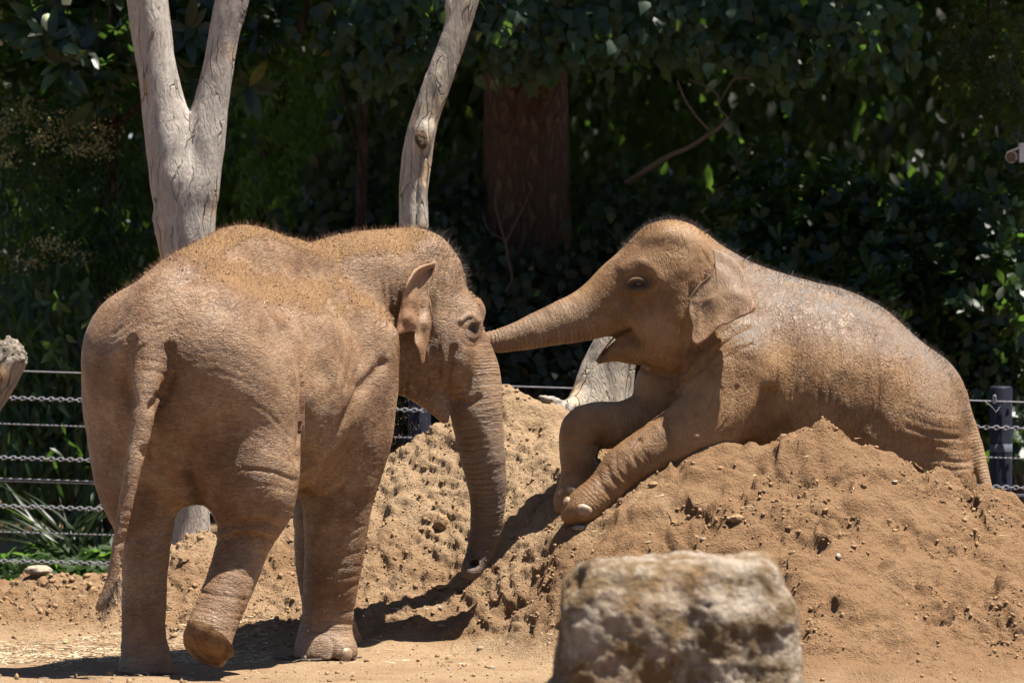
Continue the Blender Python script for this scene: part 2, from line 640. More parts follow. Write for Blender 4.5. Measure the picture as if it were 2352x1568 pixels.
def rock_material(name):
    t = NT(name)
    co = t.coord()
    n1 = t.noise(co, 6, 5, .65)
    n2 = t.noise(co, 22, 5, .7)
    n3 = t.noise(t.coord((1, 1, 1), (3, 1, 7)), 3.6, 3)
    c = t.mix(t.ramp(n1, .41, .64), (.11, .072, .036), (.27, .225, .18))
    c = t.mix(t.ramp(n3, .52, .64, 0, .5), c, (.14, .078, .026))
    c = t.mix(t.ramp(n2, .52, .72, 0, .6), c, (.36, .32, .28))
    c = t.mix(t.ramp(n2, .3, .42, .7, 0), c, (.06, .04, .028))
    h = t.math('ADD', t.math('MULTIPLY', n2, .03), t.math('MULTIPLY', t.noise(co, 70, 3, .7), .015))
    return t.done(c, .9, t.bump(h), .2)


M = {}
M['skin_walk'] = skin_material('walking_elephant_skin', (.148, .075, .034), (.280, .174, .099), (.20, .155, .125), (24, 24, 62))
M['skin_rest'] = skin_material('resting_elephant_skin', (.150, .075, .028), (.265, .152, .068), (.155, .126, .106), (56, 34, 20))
M['sand'] = sand_material('sand')
M['clod'] = flat_material('clod', (.275, .178, .10), .95, .1, 0, .4, 60, .015)
M['stone'] = flat_material('pale_stone', (.27, .225, .17), .85, .2, 0, .4, 60, .004)
M['wood'] = wood_material('weathered_wood', (.25, .22, .195), (.30, .205, .13), (.42, .38, .34))
M['wood_warm'] = wood_material('barkless_pole_wood', (.26, .225, .185), (.36, .235, .12), (.44, .38, .29))
M['knot'] = flat_material('knot_wood', (.11, .075, .045), .9, .15, 0, .75, 60, .012)
M['wood_end'] = flat_material('broken_wood', (.21, .175, .14), .9, .2, 0, .75, 55, .02)
M['bark'] = bark_material('brown_bark', (.115, .070, .046), (.06, .037, .025))
M['bark_dark'] = bark_material('dark_bark', (.055, .04, .03), (.02, .014, .01))
M['twig'] = flat_material('twig', (.12, .095, .078), .8, .2, 0, .4, 50, .002)
M['vine'] = flat_material('vine_bark', (.06, .042, .032), .8, .2, 0, .4, 50, .002)
M['root'] = flat_material('grey_root', (.28, .25, .22), .9, .2, 0, .6, 40, .01)
M['rock'] = rock_material('boulder_stone')
M['steel'] = flat_material('galvanised_steel', (.17, .17, .195), .55, .4, .3, .3, 80, .0005)
M['post'] = flat_material('blue_grey_post', (.009, .011, .021), .6, .15, 0, .35, 25, .001)
M['post_band'] = flat_material('worn_band', (.06, .07, .09), .8, .3, 0, .5, 60, .001)
M['nail'] = flat_material('toenail', (.29, .20, .135), .5, .4, 0, .4, 70, .001)
M['sole'] = flat_material('foot_sole', (.19, .105, .05), .9, .15, 0, .6, 18, .012)
M['eye'] = flat_material('eye', (.018, .009, .006), .1, .5, 0, .5, 200, 0)
M['mouth'] = flat_material('mouth_lining', (.42, .14, .10), .4, .4, 0, .4, 60, .002)
M['hair_red'] = flat_material('reddish_hair', (.16, .075, .035), .5, .4, 0, .4, 60, 0)
M['hair_dark'] = flat_material('dark_hair', (.035, .025, .022), .5, .4, 0, .3, 60, 0)
M['straw'] = flat_material('straw', (.45, .37, .25), .7, .3, 0, .4, 30, 0)
M['dust'] = flat_material('sand_grains', (.50, .33, .17), .9, .1, 0, .3, 30, 0)
M['cam_grey'] = flat_material('camera_shell', (.42, .40, .40), .5, .4, 0, .1, 20, 0)
M['cam_dark'] = flat_material('camera_lens', (.03, .024, .022), .15, .6, 0, .1, 20, 0)
M['leaf_mag'] = leaf_material('magnolia_leaf', (0.0029, 0.0082, 0.0043), (0.0072, 0.0156, 0.0084), (0.0704, 0.0704, 0.0132), .34, .25)
M['leaf_laurel'] = leaf_material('laurel_leaf', (0.0024, 0.0087, 0.0024), (0.0067, 0.0197, 0.0043), (0.0396, 0.0792, 0.0088), .42, .3)
M['leaf_ivy'] = leaf_material('ivy_leaf', (0.0021, 0.0062, 0.0033), (0.0062, 0.0125, 0.0062), (0.0264, 0.0396, 0.0088), .5, .25)
M['leaf_poplar'] = leaf_material('poplar_leaf', (0.0080, 0.0209, 0.0116), (0.0173, 0.0378, 0.0198), (0.0880, 0.0748, 0.0132), .42, .4)
M['leaf_shrub'] = leaf_material('shrub_leaf', (0.0039, 0.0123, 0.0043), (0.0126, 0.0270, 0.0087), (0.1360, 0.2160, 0.0240), .4, .35)
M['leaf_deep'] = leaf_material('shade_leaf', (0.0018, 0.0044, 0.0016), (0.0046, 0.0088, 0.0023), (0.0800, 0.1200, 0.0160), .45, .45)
M['leaf_bright'] = leaf_material('thin_green_leaf', (0.0108, 0.0306, 0.0043), (0.0250, 0.0540, 0.0072), (0.1280, 0.2080, 0.0240), .5, .5)
M['leaf_strap'] = leaf_material('strap_leaf', (0.0051, 0.0118, 0.0030), (0.0136, 0.0220, 0.0051), (0.1280, 0.1360, 0.0400), .4, .35)
M['leaf_olive'] = leaf_material('olive_leaf', (0.0084, 0.0091, 0.0038), (0.0167, 0.0163, 0.0058), (0.1120, 0.0800, 0.0240), .5, .35)
M['blossom'] = flat_material('cream_blossom', (.21, .20, .095), .8, .2, 0, .5, 60, 0)
M['candle'] = flat_material('flower_bud', (.30, .33, .2), .6, .3, 0, .2, 60, 0)
M['litter'] = flat_material('fallen_leaf', (.22, .30, .12), .7, .3, 0, .4, 60, 0)

# ------------------------------------------------------------------ ground and mound
CP = []
for a in [
    # crest on the left and in the middle
    (-500, 1372, 27.8), (-200, 1370, 27.8), (0, 1349, 27.8), (60, 1322, 27.8), (110, 1322, 27.8), (170, 1333, 27.9), (250, 1330, 27.9), (320, 1285, 27.9), (400, 1237, 28.0),
    (490, 1228, 28.0), (650, 1200, 27.9), (780, 1130, 27.9), (870, 1076, 27.8), (935, 1028, 27.8), (1010, 985, 27.75), (1080, 945, 27.7), (1150, 912, 27.65),
    (1220, 908, 27.6), (1285, 945, 27.5), (1350, 1000, 27.3),
    # the slope below it
    (1170, 1000, 27.45), (1150, 1100, 27.2), (1150, 1250, 26.88), (1100, 1380, 26.6), (1080, 1470, 26.4), (1000, 1130, 27.35), (980, 1280, 27.05), (950, 1420, 26.62),
    (850, 1250, 27.25), (850, 1400, 26.75), (700, 1300, 27.35), (600, 1300, 27.4), (600, 1420, 26.85), (450, 1300, 27.5), (450, 1420, 26.9), (250, 1400, 27.25), (100, 1400, 27.35), (-200, 1430, 27.2), (1260, 1120, 26.85),
    # the crest the resting elephant lies on
    (1320, 1195, 26.45), (1420, 1140, 26.5), (1500, 1088, 26.5), (1600, 1042, 26.5), (1720, 1036, 26.45), (1800, 1012, 26.4), (1895, 980, 26.35),
    (1950, 1008, 26.35), (2030, 1036, 26.35), (2110, 1046, 26.4), (2180, 1085, 26.4), (2240, 1116, 26.4), (2352, 1170, 26.4), (2600, 1265, 26.4), (2900, 1330, 26.4),
    # its near slope
    (1500, 1200, 26.1), (1500, 1330, 25.75), (1500, 1450, 25.4), (1500, 1530, 25.1), (1700, 1150, 26.05), (1700, 1300, 25.55), (1700, 1440, 25.1), (1700, 1540, 24.75), (1900, 1150, 25.95), (1900, 1300, 25.4), (1900, 1440, 24.9), (1900, 1550, 24.5),
    (2100, 1180, 25.9), (2100, 1320, 25.35), (2100, 1450, 24.85), (2300, 1230, 25.95), (2300, 1340, 25.4), (2300, 1450, 24.95), (2600, 1400, 25.3), (1330, 1290, 26.1), (1330, 1400, 25.85), (1330, 1490, 25.6), (1220, 1360, 26.35), (1215, 1460, 26.1), (2900, 1450, 25.2),
]:
    CP.append(P(*a))
for a in [(-2.2, 29.2, 0), (-1.2, 29.4, 0), (-.3, 29.4, .12), (.3, 29.1, .25), (.3, 28.3, .72), (-.2, 28.4, .72), (-.8, 28.7, .32), (-3.5, 29, 0),
          (.7, 27.05, .74), (1.0, 27.0, .70), (1.45, 27.0, .66), (1.9, 27.05, .56), (2.3, 27.1, .42), (2.9, 27.2, .3), (.9, 27.7, .52), (1.5, 27.7, .45), (2.1, 27.7, .34), (1.2, 28.6, .2), (2.0, 28.6, .12), (2.8, 28.6, .06), (3.6, 28.4, 0), (4.2, 26.4, 0), (4.0, 25.2, 0),
          (-3.5, 26.6, 0), (-2.2, 26.75, 0), (-1.7, 26.55, 0), (-1.2, 26.35, 0), (-.85, 26.2, 0), (-.5, 26.2, .01), (-2.2, 25, 0), (-1.5, 25, 0), (-.8, 25, 0), (-.1, 25.3, 0), (.3, 25.0, 0), (-2.5, 23.5, 0), (0, 23.5, 0), (1.5, 23.4, 0), (2.5, 23.4, 0), (.7, 24.3, 0), (-3.5, 24.5, 0), (3.5, 23.6, 0)]:
    CP.append(np.array(a, float))
CP = np.array(CP)


def _tps(pts):
    n = len(pts)
    d = np.linalg.norm(pts[:, None, :2] - pts[None, :, :2], axis=2)
    A = np.zeros((n + 3, n + 3))
    A[:n, :n] = d * d * np.log(d + 1e-9) + np.eye(n) * .004
    A[:n, n] = 1; A[:n, n + 1:] = pts[:, :2]
    A[n:, :n] = A[:n, n:].T
    return np.linalg.solve(A, np.concatenate([pts[:, 2], [0, 0, 0]]))


_W = _tps(CP)


def base_height(x, y):
    x = np.asarray(x, float); y = np.asarray(y, float)
    sh = x.shape
    x, y = x.ravel(), y.ravel()
    out = np.zeros(len(x))
    m = (x > -4.5) & (x < 4.5) & (y > 23.2) & (y < 29.6)
    xi, yi = x[m], y[m]
    z = _W[-3] + _W[-2] * xi + _W[-1] * yi
    for (cx, cy, _), w in zip(CP, _W[:-3]):
        r2 = (xi - cx) ** 2 + (yi - cy) ** 2 + 1e-12
        z = z + w * .5 * r2 * np.log(r2)
    edge = sstep(-4.5, -3.6, xi) * sstep(4.5, 3.7, xi) * sstep(23.2, 23.6, yi) * sstep(29.6, 29.1, yi)
    z = z * edge
    z = .5 * (z + np.sqrt(z * z + .012 ** 2)) - .006
    out[m] = z
    return out.reshape(sh)


def ground_height(x, y):
    """the sheet before its fine relief; returns (z, base)"""
    b = base_height(x, y)
    m = sstep(.02, .22, b)
    w1 = fbm2(x * 1.9, y * 1.9, 11, 3)
    w2 = fbm2(x * 5.5 + w1, y * 5.5, 21, 3, .5)
    z = b + m * (.045 * w1 + .022 * w2 * (1 + 1.3 * sstep(.2, .8, x))) + (1 - m) * (.008 * w1 + .004 * w2)
    # slip ridges running down the right-hand slope
    z = z + m * sstep(.3, 1.0, x) * .026 * noise2(x * 2.2 + y * 3.2, (x - y) * 9, 61)
    # scoops in the near crest and in the crumbling far peak, prints down the slope
    for cx, cy, rr, dp in SCOOPS:
        z = z - dp * np.exp(-((x - cx) ** 2 + (y - cy) ** 2) / rr ** 2)
    return z, b


_s1 = P(1905, 1065, 26.12); _s2 = P(1225, 960, 27.5); _s3 = P(1050, 1290, 26.9); _s4 = P(1250, 1130, 26.9); _s5 = P(1560, 1240, 25.95); _s6 = P(1840, 1100, 26.1)
_sr = np.random.default_rng(44)
SCOOPS = [(*P(_sr.uniform(1350, 2340), _sr.uniform(1180, 1500), 25.6)[:1], _sr.uniform(24.9, 26.1), _sr.uniform(.04, .10), _sr.uniform(.012, .035)) for _ in range(26)] + [(_s1[0], _s1[1], .07, .09), (_s2[0], _s2[1], .09, .09), (_s3[0], _s3[1], .12, .05), (_s4[0], _s4[1], .12, .05), (_s5[0], _s5[1], .1, .03), (_s6[0], _s6[1], .1, .03)]


def axis(segs):
    out = [np.array([segs[0][0]])]
    for a, b, n in segs:
        out.append(np.linspace(a, b, n + 1)[1:])
    return np.concatenate(out)


gx = axis([(-300, -40, 8), (-40, -6, 16), (-6, -2.7, 60), (-2.7, 2.7, 620), (2.7, 6, 60), (6, 40, 16), (40, 300, 8)])
gy = axis([(-60, 10, 12), (10, 22, 20), (22, 24.2, 60), (24.2, 28.05, 430), (28.05, 30.5, 60), (30.5, 45, 40), (45, 400, 16)])
GX, GY = np.meshgrid(gx, gy, indexing='ij')
GZ, GB = ground_height(GX, GY)
GV = np.stack([GX, GY, GZ], -1)
# fine relief is pushed out along the slope's own normal: crumbling patches between smoother sheets
_tx = np.gradient(GV, axis=0); _ty = np.gradient(GV, axis=1)
GN = np.cross(_tx, _ty); GN /= np.linalg.norm(GN, axis=2)[:, :, None]
_sel = (np.abs(GX) < 2.75) & (GY > 24.15) & (GY < 28.3)
_p = GV[_sel]
_m = sstep(.012, .12, GB[_sel])
_m = np.maximum(_m, .75 * sstep(.5, 1.1, _p[:, 0]))
_left = sstep(.45, -.05, _p[:, 0]) * _m
_patch = sstep(-.12, .38, fbm3(_p * np.array([2.3, 2.3, 2.3]), 401, 3) + .05)
_rough = np.clip(np.maximum(_left * .85, _patch), 0, 1)
_wp = _p + .02 * np.stack([noise3(_p * 9 + k * 17.1, 410 + k) for k in range(3)], 1)
def _mixn(q, sd): return .45 * (np.abs(noise3(q, sd)) - .2) + .55 * .6 * noise3(q * .8 + 3.3, sd + 50)


_d = _mixn(_wp * 7.5, 421) * .085 * (.45 + .55 * _rough)
_d = _d + np.minimum(noise3(_wp * np.array([4.5, 4.5, 4.5]) + 7, 431), 0.05) * .05 * sstep(.2, .7, _p[:, 0])
_d = _d + _mixn(_wp * 17, 422) * .034 * (.28 + .72 * _rough)
_d = _d + _mixn(_wp * 36, 423) * .016 * (.3 + .7 * _rough)
_d = _d + .010 * noise3(_wp * 60, 424) * (.12 + .88 * _rough)
_d = _d + _left * .035 * (np.abs(noise3(np.stack([_wp[:, 0] * 5 - _wp[:, 2] * 7, _wp[:, 1] * 6, _wp[:, 0] * 9 + _wp[:, 2] * 14], 1), 425)) - .2)
_d = _d * (.10 + .90 * _m)
_GR = np.zeros(GX.shape); _GR[_sel] = _rough * (.1 + .9 * _m)
GV[_sel] = _p + GN[_sel] * _d[:, None]
GZ = GV[:, :, 2].copy()
GV = GV.reshape(-1, 3)
nyg = len(gy)
ii = (np.arange(len(gx) - 1)[:, None] * nyg + np.arange(nyg - 1)[None, :]).ravel()
GQ = np.stack([ii, ii + nyg, ii + nyg + 1, ii + 1], 1)
_px = pix(GV)
damp = np.clip(.30 + .55 * sstep(-.15, .75, GX) * np.maximum(sstep(.02, .3, GB), .7 * sstep(.5, 1.1, GX)) + .3 * sstep(.75, .2, GB) * sstep(.03, .12, GB) - .32 * sstep(.35, .75, GB) * sstep(.5, .1, GX), 0, 1).ravel()
onm = (GB.ravel()[GQ].mean(1) > .025) & (GX.ravel()[GQ].mean(1) > -4.6)


def submesh(V, Q, mask, extra):
    q = Q[mask]
    u, inv = np.unique(q.ravel(), return_inverse=True)
    return V[u], inv.reshape(q.shape), {k: a[u] for k, a in extra.items()}


v_, q_, a_ = submesh(GV, GQ, ~onm, {'damp': damp})
tag(obj('ground', v_, q_, M['sand'], attrs=a_), kind='structure')
v_, q_, a_ = submesh(GV, GQ, onm, {'damp': damp})
tag(obj('dirt_mound', v_, q_, M['sand'], attrs=a_), kind='structure')


def gz(x, y):
    return float(ground_height(np.array([x]), np.array([y]))[0][0])


_gi = np.argsort(gx)


def gz_fast(x, y):
    """bilinear look-up in the finished sheet"""
    x = np.asarray(x, float); y = np.asarray(y, float)
    i = np.clip(np.searchsorted(gx, x) - 1, 0, len(gx) - 2); j = np.clip(np.searchsorted(gy, y) - 1, 0, len(gy) - 2)
    u = (x - gx[i]) / (gx[i + 1] - gx[i]); v = (y - gy[j]) / (gy[j + 1] - gy[j])
    return (GZ[i, j] * (1 - u) * (1 - v) + GZ[i + 1, j] * u * (1 - v) + GZ[i, j + 1] * (1 - u) * v + GZ[i + 1, j + 1] * u * v)
#@@ELEPHANTS
# ------------------------------------------------------------------ elephants
def frame(yaw, pitch=0., roll=0.):
    """rows: forward, right, up"""
    y, p = math.radians(yaw), math.radians(pitch)
    f = np.array([math.cos(y) * math.cos(p), math.sin(y) * math.cos(p), math.sin(p)])
    r = np.array([math.sin(y), -math.cos(y), 0])
    u = np.cross(r, f)
    if roll:
        a = math.radians(roll)
        r, u = r * math.cos(a) + u * math.sin(a), u * math.cos(a) - r * math.sin(a)
    return np.array([f, r, u])


def C(*pts):
    """pixels + depth + radius in pixels -> chain in metres"""
    return [(*P(a[0], a[1], a[2]), a[3] * S(a[2])) for a in pts]


def poly_dist(p, line):
    d = np.full(len(p), 1e9)
    for a, b in zip(line[:-1], line[1:]):
        a, b = np.array(a, float), np.array(b, float)
        ab = b - a
        t = np.clip(((p - a) @ ab) / (ab @ ab + 1e-9), 0, 1)
        d = np.minimum(d, np.linalg.norm(p - a - t[:, None] * ab, axis=1))
    return d


def smooth_line(pts, per=5):
    return [tuple(q) for q in catmull(np.array(pts, float), per)]


def ring_line(cx, cy, rx, ry, rot=0., a0=0., a1=360., n=20):
    out = []
    for i in range(n + 1):
        a = math.radians(a0 + (a1 - a0) * i / n)
        x, y = rx * math.cos(a), ry * math.sin(a)
        c, s = math.cos(math.radians(rot)), math.sin(math.radians(rot))
        out.append((cx + x * c - y * s, cy + x * s + y * c))
    return out


def visible(V, N, tol=.09, cell=10):
    pp = pix(V)
    ix = (pp / cell).astype(int)
    ix -= ix.min(0)
    key = ix[:, 0] * (ix[:, 1].max() + 1) + ix[:, 1]
    zb = np.full(key.max() + 1, 1e9)
    np.minimum.at(zb, key, V[:, 1])
    return pp, (V[:, 1] < zb[key] + tol) & (N[:, 1] < .15)


def sculpt(V, Q, strokes):
    """press folds (depth > 0) into, or raise ridges (depth < 0) out of, the skin along lines"""
    for k, (line, w, dep) in enumerate(strokes):
        if k % 14 == 0:
            N = normals(V, Q)
            pp, vis = visible(V, N)
        line = smooth_line(line) if len(line) > 2 else line
        lo, hi = np.min(line, 0) - 3 * w, np.max(line, 0) + 3 * w
        m = vis & (pp > lo).all(1) & (pp < hi).all(1)
        if not m.any(): continue
        d = poly_dist(pp[m], line)
        fall = np.exp(-(d / w) ** 2)
        V[m] -= N[m] * (dep * fall)[:, None]
    return V


def ring_coord(V, chains):
    """arc length along the nearest limb and how strongly the limb owns the vertex"""
    best = np.full(len(V), 9.); s_ = np.zeros(len(V)); w_ = np.zeros(len(V))
    for Cn, freq, wt in chains:
        L = 0.
        tot = np.linalg.norm(np.diff(Cn[:, :3], axis=0), axis=1).sum()
        for a, b in zip(Cn[:-1], Cn[1:]):
            d = b[:3] - a[:3]
            ln = np.linalg.norm(d)
            t = np.clip(((V - a[:3]) @ d) / (ln * ln + 1e-12), 0, 1)
            r = a[3] + t * (b[3] - a[3])
            q = np.linalg.norm(V - a[:3] - t[:, None] * d, axis=1) / r
            m = q < best
            best[m] = q[m]; s_[m] = (L + t[m] * ln) * freq
            w_[m] = wt * sstep(1.6, 1.15, q[m]) * sstep(0, .35, (L + t[m] * ln) / tot)
            L += ln
    return s_, w_


def bvh_of(V, Q):
    return BVHTree.FromPolygons([Vector(v) for v in V], [tuple(int(i) for i in q) for q in Q])


def hit(bvh, px, py):
    o = np.array([0, 0, CAMZ]); d = P(px, py, 30.) - o; d /= np.linalg.norm(d)
    loc, nor, _, _ = bvh.ray_cast(Vector(o), Vector(d))
    if loc is None: return None, None
    nor = np.array(nor)
    if nor @ d > 0: nor = -nor
    return np.array(loc), nor


def dome(name, c, nrm, up, a, b, bulge, mat, parent, sink=.004, n=16, rings=4, square=2.0):
    """a low domed plate (nail, sole, eyelid) of half-sizes A x B lying on a surface"""
    nrm = nrm / np.linalg.norm(nrm)
    x = np.cross(up, nrm); x /= np.linalg.norm(x)
    y = np.cross(nrm, x)
    V = [c + nrm * bulge]; Q = []
    for k in range(1, rings + 1):
        r = k / rings
        for i in range(n):
            t = 2 * math.pi * i / n
            cx, sy = math.cos(t), math.sin(t)
            q = (abs(cx) ** square + abs(sy) ** square) ** (-1 / square)
            h = bulge * (1 - r ** 3) - (sink + bulge if k == rings else 0)
            V.append(c + x * a * r * q * cx + y * b * r * q * sy + nrm * h)
    T = [(0, 1 + i, 1 + (i + 1) % n) for i in range(n)]
    for k in range(rings - 1):
        for i in range(n):
            p0, p1 = 1 + k * n + i, 1 + k * n + (i + 1) % n
            Q.append((p0, p0 + n, p1 + n, p1))
    return obj(name, np.array(V), [np.array(T), np.array(Q)], mat, parent)


def ball(name, c, r, mat, parent, squash=(1, 1, 1), seg=20):
    V, Q, T = [], [], []
    rn = seg // 2
    for i in range(1, rn):
        for j in range(seg):
            a, b = math.pi * i / rn, 2 * math.pi * j / seg
            V.append((math.sin(a) * math.cos(b), math.sin(a) * math.sin(b), math.cos(a)))
    V += [(0, 0, 1), (0, 0, -1)]
    for i in range(rn - 2):
        for j in range(seg):
            Q.append((i * seg + j, (i + 1) * seg + j, (i + 1) * seg + (j + 1) % seg, i * seg + (j + 1) % seg))
    for j in range(seg):
        T.append((len(V) - 2, j, (j + 1) % seg)); T.append((len(V) - 1, (rn - 2) * seg + (j + 1) % seg, (rn - 2) * seg + j))
    V = np.array(V) * r * np.array(squash) + c
    return obj(name, V, [np.array(Q), np.array(T)], mat, parent)


def tri_sample(V, Q, n, weight, rng):
    """N random points on the quads, with normals"""
    a = np.linalg.norm(np.cross(V[Q[:, 2]] - V[Q[:, 0]], V[Q[:, 3]] - V[Q[:, 1]]), axis=1) * weight
    f = rng.choice(len(Q), n, p=a / a.sum())
    u, v = rng.random((2, n, 1))
    q = V[Q[f]]
    p = (q[:, 0] * (1 - u) + q[:, 1] * u) * (1 - v) + (q[:, 3] * (1 - u) + q[:, 2] * u) * v
    nr = np.cross(q[:, 2] - q[:, 0], q[:, 3] - q[:, 1])
    return p, nr / (np.linalg.norm(nr, axis=1)[:, None] + 1e-12)


def hairs(name, p, d, length, width, mat, parent, rng, curl=.25, kind='stuff'):
    """tapered hair strands, two bent segments each"""
    n = len(p)
    side = np.cross(d, rng.normal(size=(n, 3))); side /= np.linalg.norm(side, axis=1)[:, None] + 1e-9
    bend = rng.normal(size=(n, 3)) * curl
    L = np.asarray(length).reshape(-1, 1)
    m1 = p + d * L * .5 + bend * L * .1
    tip = p + d * L + bend * L * .5
    w = width
    V = np.stack([p - side * w, p + side * w, m1 - side * w * .7, m1 + side * w * .7, tip], 1).reshape(-1, 3)
    i = np.arange(n)[:, None] * 5
    Q = i + np.array([[0, 1, 3, 2]]); T = i + np.array([[2, 3, 4]])
    return obj(name, V, [Q, T], mat, parent, kind=kind)


def ear(name, outline, ctrl, mat, parent, centre, thick=.012, rings=11, pinkf=None, wave=None, strokes=(), n=88, ringw=None):
    """an ear: a plate of skin from its outline, bent in depth through control points (px, py, Y)"""
    ol = catmull(np.array(list(outline) + [outline[0]], float), 8)[:-1]
    seg = np.concatenate([[0], np.cumsum(np.linalg.norm(np.diff(np.vstack([ol, ol[:1]]), axis=0), axis=1))])
    t = np.linspace(0, seg[-1], n, endpoint=False)
    cl = np.vstack([ol, ol[:1]])
    ol = np.stack([np.interp(t, seg, cl[:, 0]), np.interp(t, seg, cl[:, 1])], 1)
    cpt = np.array(ctrl, float)
    dd = np.linalg.norm(cpt[:, None, :2] - cpt[None, :, :2], axis=2) / 100
    n_ = len(cpt)
    A = np.zeros((n_ + 3, n_ + 3)); A[:n_, :n_] = dd * dd * np.log(dd + 1e-9) + np.eye(n_) * .002
    A[:n_, n_] = 1; A[:n_, n_ + 1:] = cpt[:, :2] / 100; A[n_:, :n_] = A[:n_, n_:].T
    W = np.linalg.solve(A, np.concatenate([cpt[:, 2], [0, 0, 0]]))

    def depth(p):
        d = np.linalg.norm(p[:, None, :] - cpt[None, :, :2], axis=2) / 100 + 1e-9
        return (d * d * np.log(d)) @ W[:n_] + W[n_] + (p / 100) @ W[n_ + 1:]
    c = np.array(centre, float)
    pts = [c[None]]
    for k in range(1, rings + 1):
        r = 1 - (1 - k / rings) ** 1.25
        pts.append(c + (ol - c) * r)
    pts = np.concatenate(pts)
    Y = depth(pts)
    rr = np.concatenate([[0], np.repeat(np.arange(1, rings + 1) / rings, n)])
    if wave is not None: Y = Y + wave(pts, rr)
    Vf = np.array([P(a, b, y) for (a, b), y in zip(pts, Y)])
    T = np.array([(0, 1 + (i + 1) % n, 1 + i) for i in range(n)])
    Q = np.array([(1 + k * n + i, 1 + k * n + (i + 1) % n, 1 + (k + 1) * n + (i + 1) % n, 1 + (k + 1) * n + i) for k in range(rings - 1) for i in range(n)])
    nv = len(Vf)
    N = normals(Vf, Q)
    N[0] = N[1:n + 1].mean(0); N /= np.linalg.norm(N, axis=1)[:, None]
    if N[:, 1].mean() > 0: N = -N
    th = (thick * (1 - .6 * rr ** 4))[:, None]
    for line, w, dep in strokes:
        d = poly_dist(pts, smooth_line(line) if len(line) > 2 else line)
        Vf = Vf - N * (dep * np.exp(-(d / w) ** 2))[:, None]
    lum = fbm3(Vf * 26, 5, 3) * .0035
    Vf = Vf + N * lum[:, None]
    A_, B_ = Vf + N * th * .5, Vf - N * th * .5
    e0 = 1 + (rings - 1) * n
    rim = np.array([(e0 + i, e0 + (i + 1) % n, nv + e0 + (i + 1) % n, nv + e0 + i) for i in range(n)])
    allV = np.concatenate([A_, B_])
    Tb, Qb = T[:, ::-1] + nv, Q[:, ::-1] + nv
    at = {}
    pk = pinkf(pts, rr) if pinkf is not None else np.zeros(nv)
    at['pink'] = np.concatenate([pk, pk])
    at['wr'] = np.full(2 * nv, .35)
    # face side: orient the front so that it looks along N
    tn = np.cross(A_[Q[0, 1]] - A_[Q[0, 0]], A_[Q[0, 3]] - A_[Q[0, 0]])
    if tn @ N[Q[0, 0]] < 0:
        T, Q, rim, Tb, Qb = T[:, ::-1], Q[:, ::-1], rim[:, ::-1], Tb[:, ::-1], Qb[:, ::-1]
    return obj(name, allV, [np.concatenate([T, Tb]), np.concatenate([Q, rim, Qb])], mat, parent, attrs=at)


H1 = frame(60)
O1 = np.array([P(447, 850, 25.15)[0], 25.15, 0.])


def L1(f, r, z):
    return O1 + H1[0] * f + H1[1] * r + np.array([0, 0, z])


